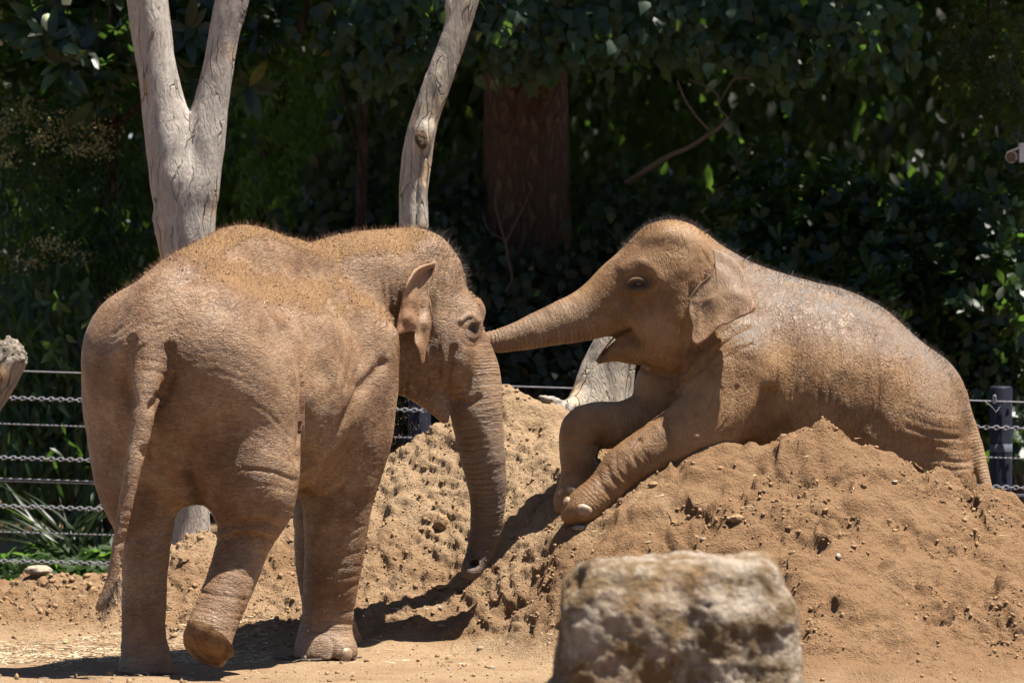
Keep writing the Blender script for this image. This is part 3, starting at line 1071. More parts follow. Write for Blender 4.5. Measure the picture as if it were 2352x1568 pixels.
def build_walking():
    root = empty('elephant', (O1[0] + .3, O1[1] + .5, 0), 'walking elephant seen from behind, sand on its back and trunk hanging to the ground', 'elephant', 'elephants')
    f = Field((-2.15, 24.2, -.02), (0.15, 27.5, 2.1), .0145)
    # trunk of the body
    f.ell(L1(.02, 0, 1.27), (.47, .455, .52), H1, .05)
    f.ell(L1(.52, -.02, 1.27), (.70, .46, .52), H1, .12)
    f.ell(L1(1.0, -.02, 1.29), (.42, .35, .52), H1, .12)
    sp = [(*L1(-.40, 0, 1.45), .12), (*L1(-.28, 0, 1.62), .12), (*L1(-.02, 0, 1.745), .12), (*L1(.22, 0, 1.83), .12), (*L1(.42, 0, 1.862), .12), (*L1(.66, 0, 1.82), .12), (*L1(.95, 0, 1.76), .13), (*L1(1.2, .02, 1.74), .13)]
    f.chain(sp, .16)
    f.ell(L1(1.0, .155, 1.22), (.28, .19, .48), frame(60, 8), .09)
    f.ell(L1(1.0, -.22, 1.2), (.28, .18, .48), H1, .10)
    # pelvis points, perineum
    f.ell(L1(-.18, .22, 1.42), (.22, .20, .26), H1, .14)
    f.ell(L1(-.18, -.22, 1.40), (.22, .20, .26), H1, .14)
    f.ell(P(415, 1040, 24.98), (.12, .12, .22), H1, .12)
    # legs
    rh = f.chain(C((560, 900, 25.02, 128), (572, 1000, 25.0, 118), (576, 1090, 24.98, 112), (580, 1150, 24.98, 96), (570, 1205, 24.99, 74), (555, 1260, 24.97, 62), (535, 1320, 24.91, 58), (506, 1390, 24.83, 56), (484, 1445, 24.77, 57), (470, 1490, 24.72, 60), (462, 1510, 24.7, 58)), .09)
    lh = f.chain(C((315, 930, 25.2, 120), (307, 1050, 25.14, 101), (318, 1140, 25.1, 86), (334, 1215, 25.08, 64), (334, 1290, 25.06, 55), (331, 1390, 25.05, 51), (331, 1465, 25.05, 53), (335, 1525, 25.05, 63), (336, 1552, 25.05, 67)), .09)
    rf = f.chain(C((830, 790, 25.92, 86), (812, 930, 25.92, 88), (792, 1050, 25.93, 88), (776, 1150, 25.95, 80), (769, 1250, 25.97, 71), (760, 1340, 25.98, 64), (752, 1410, 26.0, 60), (748, 1465, 26.0, 64), (747, 1500, 25.98, 72), (748, 1515, 25.97, 74)), .09)
    f.ell(P(778, 1490, 25.93), (.075, .09, .05), None, .05)
    lf = f.chain(C((770, 900, 26.45, 80), (752, 1050, 26.45, 74), (738, 1180, 26.43, 66), (736, 1290, 26.42, 58), (748, 1380, 26.42, 54), (766, 1440, 26.43, 53), (776, 1488, 26.44, 60)), .07)
    # neck and head
    Hh = frame(26)
    f.ell(P(870, 722, 26.40), (.30, .255, .36), frame(46), .14)
    f.ell(P(930, 735, 26.47), (.26, .22, .32), frame(32), .10)
    f.chain([(*P(840, 640, 26.12), .17), (*P(900, 650, 26.22), .17), (*P(950, 660, 26.32), .16)], .12)
    f.chain([(*P(790, 618, 26.1), .13), (*P(875, 600, 26.25), .125), (*P(955, 600, 26.4), .13)], .12)
    f.ell(P(972, 690, 26.42), (.205, .225, .30), Hh, .08)
    f.ell(P(952, 602, 26.33), (.145, .12, .145), Hh, .06)
    f.ell(P(962, 602, 26.58), (.145, .12, .145), Hh, .06)
    f.ell(P(1058, 722, 26.36), (.085, .10, .085), Hh, .06)
    f.ell(P(1076, 716, 26.6), (.08, .10, .085), Hh, .06)
    f.ell(P(1010, 800, 26.36), (.17, .185, .23), Hh, .08)
    f.ell(P(962, 838, 26.40), (.15, .15, .13), Hh, .06)
    tr = f.chain(C((1020, 690, 26.52, 58), (1054, 770, 26.50, 61), (1080, 850, 26.47, 66), (1091, 920, 26.45, 63), (1101, 1000, 26.45, 57), (1114, 1080, 26.47, 48), (1120, 1150, 26.50, 41), (1117, 1205, 26.52, 37), (1106, 1255, 26.52, 32), (1092, 1290, 26.50, 28), (1084, 1306, 26.47, 26)), .05)
    f.chain(C((960, 868, 26.36, 52), (992, 905, 26.34, 38), (1011, 938, 26.33, 24), (1021, 964, 26.33, 13)), .03)
    # tail
    tl = f.chain(C((352, 775, 24.92, 42), (344, 822, 24.78, 48), (342, 872, 24.70, 41), (332, 938, 24.64, 28), (321, 1000, 24.62, 25), (306, 1070, 24.6, 21), (288, 1160, 24.6, 18), (272, 1245, 24.6, 15), (259, 1320, 24.6, 14), (245, 1365, 24.6, 15), (232, 1390, 24.6, 14), (224, 1400, 24.6, 8)), .022)
    # flat feet, raised foot's sole
    w = f.win((-3, 20, -1), (3, 30, .05))
    X, Y, Z = f.grid(w)
    f.F[w] = np.maximum(f.F[w], np.broadcast_to(.004 - Z, f.F[w].shape))
    sn = np.array([-.50, -.52, -.69]); sn /= np.linalg.norm(sn)
    sc = P(470, 1486, 24.66)
    w = f.win(sc - .22, sc + .22)
    X, Y, Z = f.grid(w)
    pl = (X - sc[0]) * sn[0] + (Y - sc[1]) * sn[1] + (Z - sc[2]) * sn[2]
    f.mix(w, (-pl).astype(np.float32), .03, True)
    # nostrils
    f.chain(C((1080, 1303, 26.40, 8), (1089, 1290, 26.50, 7)), .012, True)
    f.chain(C((1090, 1300, 26.39, 8), (1095, 1288, 26.50, 7)), .012, True)
    # eye socket
    V, Q = f.mesh(2)
    V, Q = subdivide(V, Q)
    strokes = [
        ([(488, 1215), (550, 1203), (610, 1200), (665, 1222)], 9, .013), ([(492, 1243), (560, 1230), (622, 1240)], 8, .010), ([(500, 1228), (560, 1216), (620, 1222)], 6, -.006),
        ([(437, 1030), (432, 1080), (445, 1130), (472, 1168)], 11, .022), ([(330, 1035), (370, 1080), (410, 1115), (450, 1150)], 10, .015),
        ([(300, 780), (288, 830), (286, 885), (300, 925)], 12, .022), ([(388, 800), (394, 860), (376, 905), (350, 935)], 12, .026),
        ([(655, 760), (690, 850), (700, 950), (693, 1050)], 16, .020), ([(742, 800), (772, 880), (770, 960), (735, 1020)], 26, -.022), ([(780, 700), (820, 800), (815, 880)], 24, .016),
        ([(705, 1050), (770, 980), (830, 900), (880, 835)], 12, .020), ([(835, 565), (872, 630), (884, 700), (882, 780)], 18, .008), ([(868, 560), (905, 620), (915, 680)], 14, .005), ([(560, 640), (620, 720), (662, 810)], 36, -.014), ([(690, 640), (722, 740), (738, 850)], 30, .020), ([(520, 760), (600, 830), (640, 930)], 45, -.012),
        ([(700, 1120), (735, 1142), (785, 1118), (805, 1075)], 8, .010), ([(705, 1100), (745, 1118), (790, 1098)], 8, -.006),
        ([(1030, 600), (1040, 650), (1032, 710)], 24, .012), ([(1044, 800), (1033, 850), (1029, 900)], 9, .020), ([(1032, 905), (1055, 922), (1085, 925), (1100, 912)], 7, .014), ([(985, 760), (1000, 830), (1010, 890)], 12, .008),
        ([(1060, 735), (1080, 726), (1100, 736)], 6, -.010), ([(420, 650), (470, 620), (540, 600)], 26, .012),
        ([(270, 1245), (330, 1235), (395, 1255)], 7, .007), ([(280, 1275), (335, 1290), (390, 1280)], 8, .006), ([(275, 1500), (330, 1510), (395, 1500)], 8, .006),
        ([(690, 1400), (750, 1390), (815, 1400)], 8, .005), ([(690, 1430), (750, 1425), (810, 1432)], 7, .005), ([(765, 1470), (762, 1500), (768, 1518)], 6, .010),
        (ring_line(1088, 756, 16, 18), 5, -.004), (ring_line(1087, 757, 25, 28), 5, .004), (ring_line(1084, 758, 33, 38, 0, 40, 200), 5, .005), ([(1072, 757), (1100, 757)], 10, .008),
    ]
    jr = np.random.default_rng(77)

    def fam(p0, p1, n, w, dep, jit=4):
        """N folds whose lines run from the line P0 to the line P1"""
        for k in range(n):
            t = (k + .35 * jr.normal()) / max(n - 1, 1)
            ln = [tuple(np.array(a) * (1 - t) + np.array(b) * t + jr.normal(size=2) * jit) for a, b in zip(p0, p1)]
            i0 = 0 if jr.random() < .6 or len(ln) < 4 else 1
            strokes.append((ln[i0:], w, dep * (.55 + .8 * jr.random())))
    fam([(845, 570), (862, 630), (868, 700), (862, 770)], [(905, 560), (918, 620), (912, 700), (900, 800)], 7, 4.5, .0045)
    fam([(500, 1090), (560, 1068), (620, 1072), (680, 1090)], [(500, 1200), (560, 1188), (615, 1190), (668, 1205)], 6, 4, .0035)
    fam([(286, 1165), (330, 1172), (398, 1160)], [(276, 1500), (330, 1512), (392, 1498)], 15, 4, .0026)
    fam([(500, 1262), (555, 1258), (612, 1272)], [(432, 1420), (480, 1436), (540, 1440)], 10, 4, .0028)
    fam([(698, 1130), (760, 1150), (838, 1120)], [(690, 1450), (750, 1452), (812, 1446)], 15, 4, .0026)
    fam([(905, 780), (915, 850), (918, 910)], [(985, 790), (990, 850), (985, 905)], 8, 4, .003)
    fam([(395, 690), (330, 720), (260, 760)], [(420, 760), (330, 790), (230, 850)], 5, 5, .003)
    fam([(400, 860), (500, 850), (600, 900), (670, 980)], [(420, 1020), (500, 1000), (600, 1040), (680, 1080)], 11, 5, .0012)
    fam([(470, 700), (560, 700), (640, 760)], [(420, 830), (520, 820), (640, 900)], 8, 5, .0015)
    fam([(715, 640), (745, 720), (760, 820), (750, 920)], [(815, 640), (835, 720), (832, 800), (800, 890)], 7, 5, .0032)
    fam([(1000, 770), (1008, 830), (1005, 890)], [(1040, 780), (1040, 840), (1022, 900)], 5, 4, .0028)
    for k in range(5):   # skin folds round the tail root
        y = 800 + k * 27
        strokes.append(([(330 - 8 * (k % 2), y - 3), (360, y - 1 + 4 * (k % 2)), (388, y + 10)], 5, .002 + .0012 * (k % 3)))
    V = sculpt(V, Q, strokes)
    N = normals(V, Q)
    chains = [(tr, 75, 1.), (rh[24:], 46, .3), (lh[18:], 46, .3), (rf[18:], 46, .3), (lf[12:], 46, .3), (tl, 60, .14)]
    rg, rw = ring_coord(V, chains)
    trw = ring_coord(V, [(tr[18:], 1, 1.)])[1]
    tlw = 1 - .85 * ring_coord(V, [(tl[8:], 1, 1.), (tl[8:], 1, 1.)])[1]
    V = V + N * (tlw * fbm3(V * 5, 1, 2) * .006 + fbm3(V * np.array([30, 30, 60]), 4, 2) * .001)[:, None]
    V = V + N * (trw * .0013 * np.sin(rg / 75 * 46 * 6.283 + 3 * noise3(V * 12, 9)))[:, None]
    V[:, 2] = np.maximum(V[:, 2], .003)
    N = normals(V, Q)
    pp = pix(V)
    loc = (V - O1) @ H1.T
    dirt = sstep(.35, .85, N[:, 2]) * sstep(1.42, 1.66, V[:, 2]) * sstep(-.25, .05, loc[:, 0]) * (1 - .55 * sstep(.28, .40, np.abs(loc[:, 1])))
    dirt = dirt * (1 - .8 * sstep(930, 1010, pp[:, 0]))
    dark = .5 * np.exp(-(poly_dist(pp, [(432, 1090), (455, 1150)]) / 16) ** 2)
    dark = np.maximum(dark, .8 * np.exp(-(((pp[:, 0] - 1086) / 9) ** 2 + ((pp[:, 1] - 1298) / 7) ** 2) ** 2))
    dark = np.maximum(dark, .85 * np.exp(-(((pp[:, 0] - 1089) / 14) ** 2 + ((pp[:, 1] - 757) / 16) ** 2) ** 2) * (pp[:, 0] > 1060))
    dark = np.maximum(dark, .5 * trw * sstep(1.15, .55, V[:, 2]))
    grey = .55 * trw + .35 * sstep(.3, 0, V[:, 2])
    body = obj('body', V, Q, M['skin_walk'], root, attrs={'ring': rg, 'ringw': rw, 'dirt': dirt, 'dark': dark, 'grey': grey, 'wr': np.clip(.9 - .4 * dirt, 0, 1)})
    bv = bvh_of(V, Q)
    # sole of the raised foot
    dome('foot_sole', sc + sn * .004, sn, np.array([.8, 0, -.6]), .116, .122, .016, M['sole'], root, sink=.035, n=24, rings=5)
    # nails
    for px, py, a, b in ((797, 1503, 17, 18), (822, 1505, 8, 16), (700, 1512, 10, 12), (516, 1494, 13, 22)):
        p, n = hit(bv, px, py)
        if p is not None:
            dome('toenail', p, n * np.array([1, 1, .3]), np.array([0, 0, 1.]), a * S(26), b * S(26), .012, M['nail'], root, sink=.006, square=2.6)
    # eye
    p, n = hit(bv, 1092, 757)
    if p is not None: ball('eye', p - n * .015, .023, M['eye'], root, (1, 1, .85))
    # ear (its far edge is folded forward along the top)
    outl = [(1001, 600), (985, 606), (962, 613), (945, 632), (930, 662), (921, 705), (913, 745), (911, 768), (930, 763), (948, 761), (958, 768), (953, 786), (962, 808), (967, 832), (972, 838), (976, 815), (984, 785), (990, 750), (990, 705), (984, 668), (992, 640)]
    ctl = [(1001, 600, 26.20), (992, 640, 26.20), (984, 668, 26.17), (990, 705, 26.15), (990, 750, 26.14), (972, 838, 26.05), (950, 640, 26.0), (925, 690, 25.93), (911, 768, 25.92), (945, 760, 26.03), (962, 720, 26.09), (950, 690, 26.03), (940, 730, 25.99), (965, 650, 26.10), (958, 790, 26.02), (977, 740, 26.07)]
    er = ear('ear', outl, ctl, M['skin_walk'], root, (958, 700), .016, pinkf=lambda p, r: .5 * sstep(960, 935, p[:, 0]) * sstep(660, 720, p[:, 1]) + .2 * sstep(.75, 1, r),
             wave=lambda p, r: .016 * np.sin((p[:, 0] - 905) / 11.) * sstep(650, 760, p[:, 1]) * r - .03 * sstep(.72, .98, r) * sstep(720, 640, p[:, 1]),
             strokes=[([(985, 622), (952, 650), (935, 700), (925, 745)], 7, .014), ([(962, 650), (968, 710), (965, 770)], 7, .012)])
    rg_ = np.random.default_rng(5)
    hp, hn = np.array([P(1000 + rg_.normal() * 4, 655 + 55 * rg_.random(), 26.14) for _ in range(160)]), None
    hairs('ear_hair', hp, np.array([.6, -.7, -.2]) + rg_.normal(size=(160, 3)) * .3, .015 + .025 * rg_.random(160), .0007, M['straw'], root, rg_)
    # hair along the back, the neck and the crown
    fc = V[Q].mean(1)
    l_ = (fc - O1) @ H1.T
    fn = N[Q[:, 0]]
    fpx = pix(fc)
    wgt = sstep(.2, .8, fn[:, 2]) * sstep(1.45, 1.65, fc[:, 2]) * np.exp(-(l_[:, 1] / .22) ** 2) + 1.2 * sstep(900, 960, fpx[:, 0]) * sstep(1.62, 1.75, fc[:, 2]) + .015 * (fc[:, 2] > .6)
    hpnt, hnor = tri_sample(V, Q, 9000, wgt, rg_)
    hx = pix(hpnt)
    ln = np.where(hx[:, 0] > 1000, .045, .026) * (.35 + rg_.random(len(hpnt))) * np.where(hpnt[:, 2] > 1.5, 1, .45)
    d = hnor + np.array([-.1, 0, .25]) + rg_.normal(size=hnor.shape) * .35
    d /= np.linalg.norm(d, axis=1)[:, None]
    dk = hx[:, 0] > 965
    hairs('back_hair', hpnt[~dk], d[~dk], ln[~dk], .0006, M['hair_red'], root, rg_)
    hairs('crown_hair', hpnt[dk], d[dk], ln[dk], .0006, M['hair_dark'], root, rg_)
    # tail tuft
    t_ = rg_.random(220)
    tp = np.array([P(274 - 38 * a, 1322 + 70 * a, 24.6 + .02 * rg_.normal()) for a in t_])
    td = np.array([.12, -.1, -.9]) + rg_.normal(size=(220, 3)) * np.array([.35, .3, .25])
    hairs('tail_tuft', tp, td / np.linalg.norm(td, axis=1)[:, None], .05 + .09 * rg_.random(220), .0009, M['hair_dark'], root, rg_, .5)
    # crumbs of earth and bits of straw lying on the back
    wd = sstep(.3, .8, fn[:, 2]) * sstep(1.45, 1.62, fc[:, 2]) * (l_[:, 0] > -.25)
    cp, cn = tri_sample(V, Q, 700, wd, rg_)
    crumbs('earth_crumbs', cp + cn * .002, .0022 + .004 * rg_.random(700) ** 3, M['clod'], root, rg_)
    sp_, sn_ = tri_sample(V, Q, 70, wd, rg_)
    dr = np.cross(sn_, rg_.normal(size=sn_.shape)); dr /= np.linalg.norm(dr, axis=1)[:, None]
    hairs('straw_bits', sp_ + sn_ * .004, dr, .012 + .02 * rg_.random(70), .0018, M['straw'], root, rg_, .1)
    return root


_ICO = None


def ico():
    t = (1 + 5 ** .5) / 2
    V = np.array([(-1, t, 0), (1, t, 0), (-1, -t, 0), (1, -t, 0), (0, -1, t), (0, 1, t), (0, -1, -t), (0, 1, -t), (t, 0, -1), (t, 0, 1), (-t, 0, -1), (-t, 0, 1)], float)
    V /= np.linalg.norm(V[0])
    F = np.array([(0, 11, 5), (0, 5, 1), (0, 1, 7), (0, 7, 10), (0, 10, 11), (1, 5, 9), (5, 11, 4), (11, 10, 2), (10, 7, 6), (7, 1, 8), (3, 9, 4), (3, 4, 2), (3, 2, 6), (3, 6, 8), (3, 8, 9), (4, 9, 5), (2, 4, 11), (6, 2, 10), (8, 6, 7), (9, 8, 1)])
    return V, F


def crumbs(name, p, r, mat, parent, rng, kind='stuff', smooth=False):
    V, F = ico()
    n = len(p)
    A = V[None] * (1 + .25 * rng.normal(size=(n, 12, 1))) * (r[:, None] * (.75 + .5 * rng.random((n, 3))))[:, None, :] + p[:, None, :]
    FF = (np.arange(n)[:, None, None] * 12 + F[None]).reshape(-1, 3)
    return obj(name, A.reshape(-1, 3), FF, mat, parent, smooth, kind=kind)


def build_resting():
    YB = 27.0
    base = P(1800, 1050, YB)
    root = empty('elephant', (base[0], base[1], gz(base[0], base[1])), 'young elephant lying on the dirt mound with forelegs stretched out and trunk reaching over', 'elephant', 'elephants')
    f = Field((-.55, 26.2, .25), (2.45, 27.75, 2.06), .0135)
    Hb = frame(176, 20)
    Hh = frame(186, -24)
    s = S(YB)
    f.ell(P(1872, 892, YB + .05), (288 * s, .42, 222 * s), Hb, .05)
    f.ell(P(2048, 1002, YB + .1), (158 * s, .40, 214 * s), frame(176, 34), .09)
    f.ell(P(1720, 900, YB - .02), (150 * s, .36, 190 * s), Hb, .12)
    f.chain(C((1610, 585, 26.86, 46), (1690, 640, 26.95, 48), (1775, 668, YB, 44), (1850, 690, YB + .03, 40), (1930, 712, YB + .06, 36), (2000, 738, YB + .08, 32), (2056, 787, YB + .1, 30), (2100, 836, YB + .1, 32), (2134, 890, YB + .1, 36), (2158, 955, YB + .1, 40), (2176, 1025, YB + .1, 40)), .11)
    f.chain(C((1600, 700, 26.84, 118), (1690, 775, 26.92, 142), (1790, 850, 26.98, 165)), .10)
    # hind legs folded behind the crest
    f.chain(C((2110, 1000, 26.95, 105), (2150, 1120, 26.95, 80), (2080, 1210, 26.92, 60)), .08)
    f.chain(C((2110, 1000, 27.3, 105), (2160, 1130, 27.35, 80), (2080, 1230, 27.35, 60)), .08)
    # near foreleg
    nf = f.chain(C((1690, 860, 26.75, 130), (1655, 945, 26.66, 106), (1600, 985, 26.6, 82), (1530, 1022, 26.56, 66), (1470, 1052, 26.53, 56), (1430, 1078, 26.51, 51), (1400, 1110, 26.49, 44), (1372, 1138, 26.47, 42), (1350, 1158, 26.46, 42)), .07)
    f.ell(P(1338, 1163, 26.45), (56 * s, .085, 31 * s), frame(180, -33), .05)
    # far foreleg
    ff = f.chain(C((1570, 880, 26.98, 110), (1510, 945, 26.93, 70), (1440, 972, 26.86, 55), (1375, 978, 26.80, 55), (1338, 992, 26.77, 52), (1330, 1040, 26.76, 46), (1330, 1085, 26.75, 42), (1322, 1120, 26.74, 42), (1316, 1150, 26.73, 45)), .05)
    # head
    f.ell(P(1542, 640, 26.78), (112 * s, .235, 136 * s), frame(184, -8), .07)
    f.ell(P(1556, 580, 26.67), (.14, .11, .14), Hh, .07)
    f.ell(P(1548, 580, 26.89), (.14, .11, .14), Hh, .07)
    f.ell(P(1462, 640, 26.71), (.11, .12, .085), Hh, .09)
    f.ell(P(1528, 748, 26.76), (78 * s, .185, 92 * s), frame(184, -20), .08)
    f.ell(P(1455, 725, 26.74), (62 * s, .125, 42 * s), frame(184, -25), .06)
    tr = f.chain(C((1520, 615, 26.77, 84), (1450, 662, 26.78, 82), (1392, 702, 26.78, 69), (1335, 728, 26.77, 58), (1275, 746, 26.74, 46), (1215, 765, 26.71, 37), (1160, 780, 26.69, 29), (1115, 788, 26.68, 24), (1085, 792, 26.68, 20), (1065, 790, 26.67, 17)), .05)
    jw = f.chain(C((1500, 800, 26.77, 42), (1450, 803, 26.77, 32), (1418, 806, 26.77, 23), (1392, 818, 26.77, 15), (1374, 829, 26.77, 8)), .05)
    f.chain(C((1462, 752, 26.77, 3), (1425, 770, 26.77, 5), (1395, 783, 26.77, 9), (1370, 795, 26.77, 14)), .02, True)
    f.chain(C((1425, 765, 26.58, 4), (1396, 781, 26.6, 8), (1372, 796, 26.6, 12)), .02, True)
    # tail
    tl = f.chain(C((2190, 920, YB + .08, 34), (2222, 985, YB + .02, 24), (2243, 1040, YB - .02, 20), (2257, 1090, YB - .06, 17), (2267, 1130, YB - .1, 14), (2274, 1165, YB - .14, 11)), .02)
    V, Q = f.mesh(2)
    V, Q = subdivide(V, Q)
    strokes = [
        (ring_line(1464, 655, 21, 15), 4.5, -.007), (ring_line(1464, 656, 29, 24), 4.5, .007), (ring_line(1464, 657, 36, 30), 5, .005), (ring_line(1464, 660, 47, 40, 0, 0, 200), 5, .004), ([(1432, 616), (1464, 602), (1500, 616), (1515, 640)], 13, -.010), ([(1452, 655), (1478, 653)], 7, .010),
        ([(1560, 560), (1600, 610), (1585, 660)], 34, .014), ([(1490, 545), (1530, 535), (1570, 545)], 16, -.010), ([(1500, 560), (1530, 580), (1535, 610)], 24, .010),
        ([(1455, 712), (1440, 735), (1436, 760), (1446, 775)], 9, .016), ([(1470, 715), (1452, 738), (1450, 762)], 7, .010), ([(1520, 690), (1470, 700), (1430, 690)], 14, .008),
        ([(1595, 800), (1572, 848), (1530, 862), (1480, 842)], 9, .020), ([(1550, 885), (1600, 850), (1660, 790), (1720, 755)], 7, .014), ([(1560, 868), (1610, 830), (1665, 775)], 9, -.008), ([(1545, 905), (1552, 870), (1568, 845)], 9, .016),
        ([(1768, 905), (1748, 960), (1716, 1030)], 17, .042), ([(1820, 840), (1790, 900), (1770, 960)], 30, .012), ([(1640, 830), (1600, 880), (1560, 905)], 14, .010),
        ([(1600, 900), (1540, 960), (1470, 1010)], 12, .006), ([(1470, 1010), (1440, 1050), (1440, 1095)], 8, .006), ([(1395, 1070), (1405, 1100), (1440, 1120)], 6, .006), ([(1375, 1090), (1385, 1120), (1415, 1145)], 6, .006),
        ([(1372, 990), (1385, 1015), (1378, 1050)], 8, .012), ([(1300, 1010), (1335, 1022), (1370, 1018)], 6, .006),
        ([(2080, 830), (2110, 900), (2150, 960)], 34, -.014), ([(2000, 960), (2050, 1010), (2130, 1040)], 22, .012), ([(2160, 1020), (2190, 1035), (2225, 1030)], 6, .004), ([(2165, 1050), (2195, 1062), (2228, 1060)], 6, .004), ([(2150, 995), (2185, 1008), (2222, 1000)], 6, .003),
        ([(1690, 760), (1740, 800), (1770, 860)], 40, -.012), ([(1590, 660), (1575, 720), (1570, 780)], 8, .014),
    ]
    jr = np.random.default_rng(78)

    def fam(p0, p1, n, w, dep, jit=4):
        for k in range(n):
            t = (k + .35 * jr.normal()) / max(n - 1, 1)
            ln = [tuple(np.array(a) * (1 - t) + np.array(b) * t + jr.normal(size=2) * jit) for a, b in zip(p0, p1)]
            i0 = 0 if jr.random() < .6 or len(ln) < 4 else 1
            strokes.append((ln[i0:], w, dep * (.55 + .8 * jr.random())))
    fam([(1780, 690), (1790, 760), (1788, 840), (1780, 900)], [(2060, 790), (2075, 850), (2070, 920), (2050, 980)], 13, 4, .0042, 6)
    fam([(1560, 880), (1535, 930), (1500, 970)], [(1700, 890), (1680, 950), (1640, 1010)], 10, 4.5, .0042)
    fam([(1500, 985), (1480, 1020), (1500, 1060)], [(1420, 1040), (1410, 1075), (1440, 1110)], 7, 4, .0032)
    fam([(1120 + 960, 930), (2140, 950), (2200, 960)], [(2090, 1070), (2150, 1080), (2222, 1080)], 8, 4, .0034)
    fam([(1590, 790), (1640, 770), (1700, 740)], [(1600, 860), (1660, 830), (1730, 800)], 6, 4.5, .0042)
    fam([(1290, 985), (1330, 1000), (1372, 1000)], [(1292, 1110), (1325, 1120), (1362, 1100)], 8, 4, .0026)
    fam([(1500, 920), (1480, 950), (1470, 980)], [(1360, 930), (1350, 960), (1350, 1000)], 7, 4, .0026)
    fam([(1620, 590), (1650, 640), (1668, 700)], [(1745, 620), (1770, 680), (1775, 740)], 6, 4.5, .003)
    for k in range(6):   # long folds on the cheek
        strokes.append(([(1556 + k * 6, 735 + k * 4), (1545 + k * 7, 780), (1528 + k * 8, 826 - k * 3)], 4, .0045))
    V = sculpt(V, Q, strokes)
    N = normals(V, Q)
    chains = [(tr[8:], 58, 1.), (nf[12:], 52, .45), (ff[6:], 52, .45), (tl, 60, .4)]
    rg, rw = ring_coord(V, chains)
    trw = ring_coord(V, [(tr[10:], 1, 1.)])[1]
    V = V + N * (fbm3(V * 5, 31, 2) * .006 + fbm3(V * np.array([62, 30, 30]), 34, 2) * .001)[:, None]
    V = V + N * (trw * .0032 * np.abs(np.sin(rg / 58 * 44 * 3.1416 + 1.6 * noise3(V * 10, 39))))[:, None]
    N = normals(V, Q)
    pp = pix(V)
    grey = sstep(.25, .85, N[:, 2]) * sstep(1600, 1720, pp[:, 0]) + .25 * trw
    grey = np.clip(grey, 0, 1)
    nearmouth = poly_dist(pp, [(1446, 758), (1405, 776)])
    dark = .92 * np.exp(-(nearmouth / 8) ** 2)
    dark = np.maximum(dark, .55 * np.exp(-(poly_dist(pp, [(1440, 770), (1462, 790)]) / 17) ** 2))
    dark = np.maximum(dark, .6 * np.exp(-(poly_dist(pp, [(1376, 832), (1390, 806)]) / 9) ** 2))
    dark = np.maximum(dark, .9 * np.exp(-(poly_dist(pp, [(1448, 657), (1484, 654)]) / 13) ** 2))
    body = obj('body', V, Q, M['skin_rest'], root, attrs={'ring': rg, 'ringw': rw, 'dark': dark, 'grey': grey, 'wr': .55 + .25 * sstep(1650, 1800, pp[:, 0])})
    bv = bvh_of(V, Q)
    p, n = hit(bv, 1466, 653)
    if p is not None: ball('eye', p - n * .013, .0245, M['eye'], root, (1, 1, .8))
    for px, py, a, b in ((1301, 1150, 17, 13), (1342, 1172, 20, 15), (1312, 1124, 14, 10), (1288, 1130, 6, 12)):
        p, n = hit(bv, px, py)
        if p is not None:
            dome('toenail', p, n, np.array([.3, 0, 1.]), a * s, b * s, .010, M['nail'], root, sink=.006, square=2.6)
    # lining of the open mouth
    f2 = Field(P(1480, 850, 26.6), P(1350, 730, 26.95), .008) if False else None
    lp = [P(1440, 762, 26.77), P(1415, 778, 26.77), P(1396, 800, 26.77), P(1382, 820, 26.77)]
    vs, qs = [], []
    for i, c in enumerate(lp):
        wd = (.05, .05, .042, .02)[i]
        for j in range(5):
            u = j / 4 * 2 - 1
            vs.append(c + np.array([-.004, u * wd, .004 - .010 * (1 - u * u)]) + np.array([-.008, 0, .004]))
    for i in range(3):
        for j in range(4):
            qs.append((i * 5 + j, i * 5 + j + 1, i * 5 + j + 6, i * 5 + j + 5))
    obj('mouth_lining', np.array(vs), np.array(qs), M['mouth'], root)
    # ear
    outl = [(1636, 572), (1662, 580), (1690, 598), (1706, 622), (1718, 652), (1728, 685), (1735, 709), (1712, 724), (1690, 733), (1672, 744), (1655, 748), (1634, 767), (1613, 786), (1598, 793), (1589, 780), (1591, 752), (1583, 722), (1585, 690), (1600, 662), (1628, 632), (1640, 605)]
    ctl = [(1636, 572, 26.60), (1640, 605, 26.56), (1628, 632, 26.54), (1600, 662, 26.535), (1585, 690, 26.53), (1583, 722, 26.505), (1592, 752, 26.47), (1598, 793, 26.40), (1655, 748, 26.385), (1690, 733, 26.385), (1735, 709, 26.40), (1718, 652, 26.475), (1690, 598, 26.57), (1660, 660, 26.475), (1640, 700, 26.445), (1690, 680, 26.435), (1610, 715, 26.49)]
    def pinkf(p, r): return np.clip(.8 * sstep(.72, 1, r) * sstep(690, 730, p[:, 1]) * sstep(1600, 1640, p[:, 0]) + .8 * sstep(1705, 1735, p[:, 0]) * sstep(655, 700, p[:, 1]) + .5 * sstep(755, 785, p[:, 1]), 0, 1)
    er = ear('ear', outl, ctl, M['skin_rest'], root, (1652, 680), .014, pinkf=pinkf,
             wave=lambda p, r: .010 * np.sin((p[:, 0] + .4 * p[:, 1]) / 12.) * sstep(.45, 1, r) * sstep(660, 730, p[:, 1]),
             strokes=[([(1650, 600), (1688, 628), (1703, 660)], 12, .006), ([(1640, 690), (1680, 676), (1712, 680)], 12, -.006), ([(1600, 690), (1608, 725), (1606, 765)], 6, -.006)])
    ga = er.data.attributes.new('grey', 'FLOAT', 'POINT')
    ga.data.foreach_set('value', np.full(len(er.data.vertices), .3, np.float32))
    rg_ = np.random.default_rng(6)
    hp = np.array([P(1592 + 42 * a + rg_.normal() * 3, 658 - 42 * a + rg_.normal() * 4, 26.525) for a in rg_.random(220)])
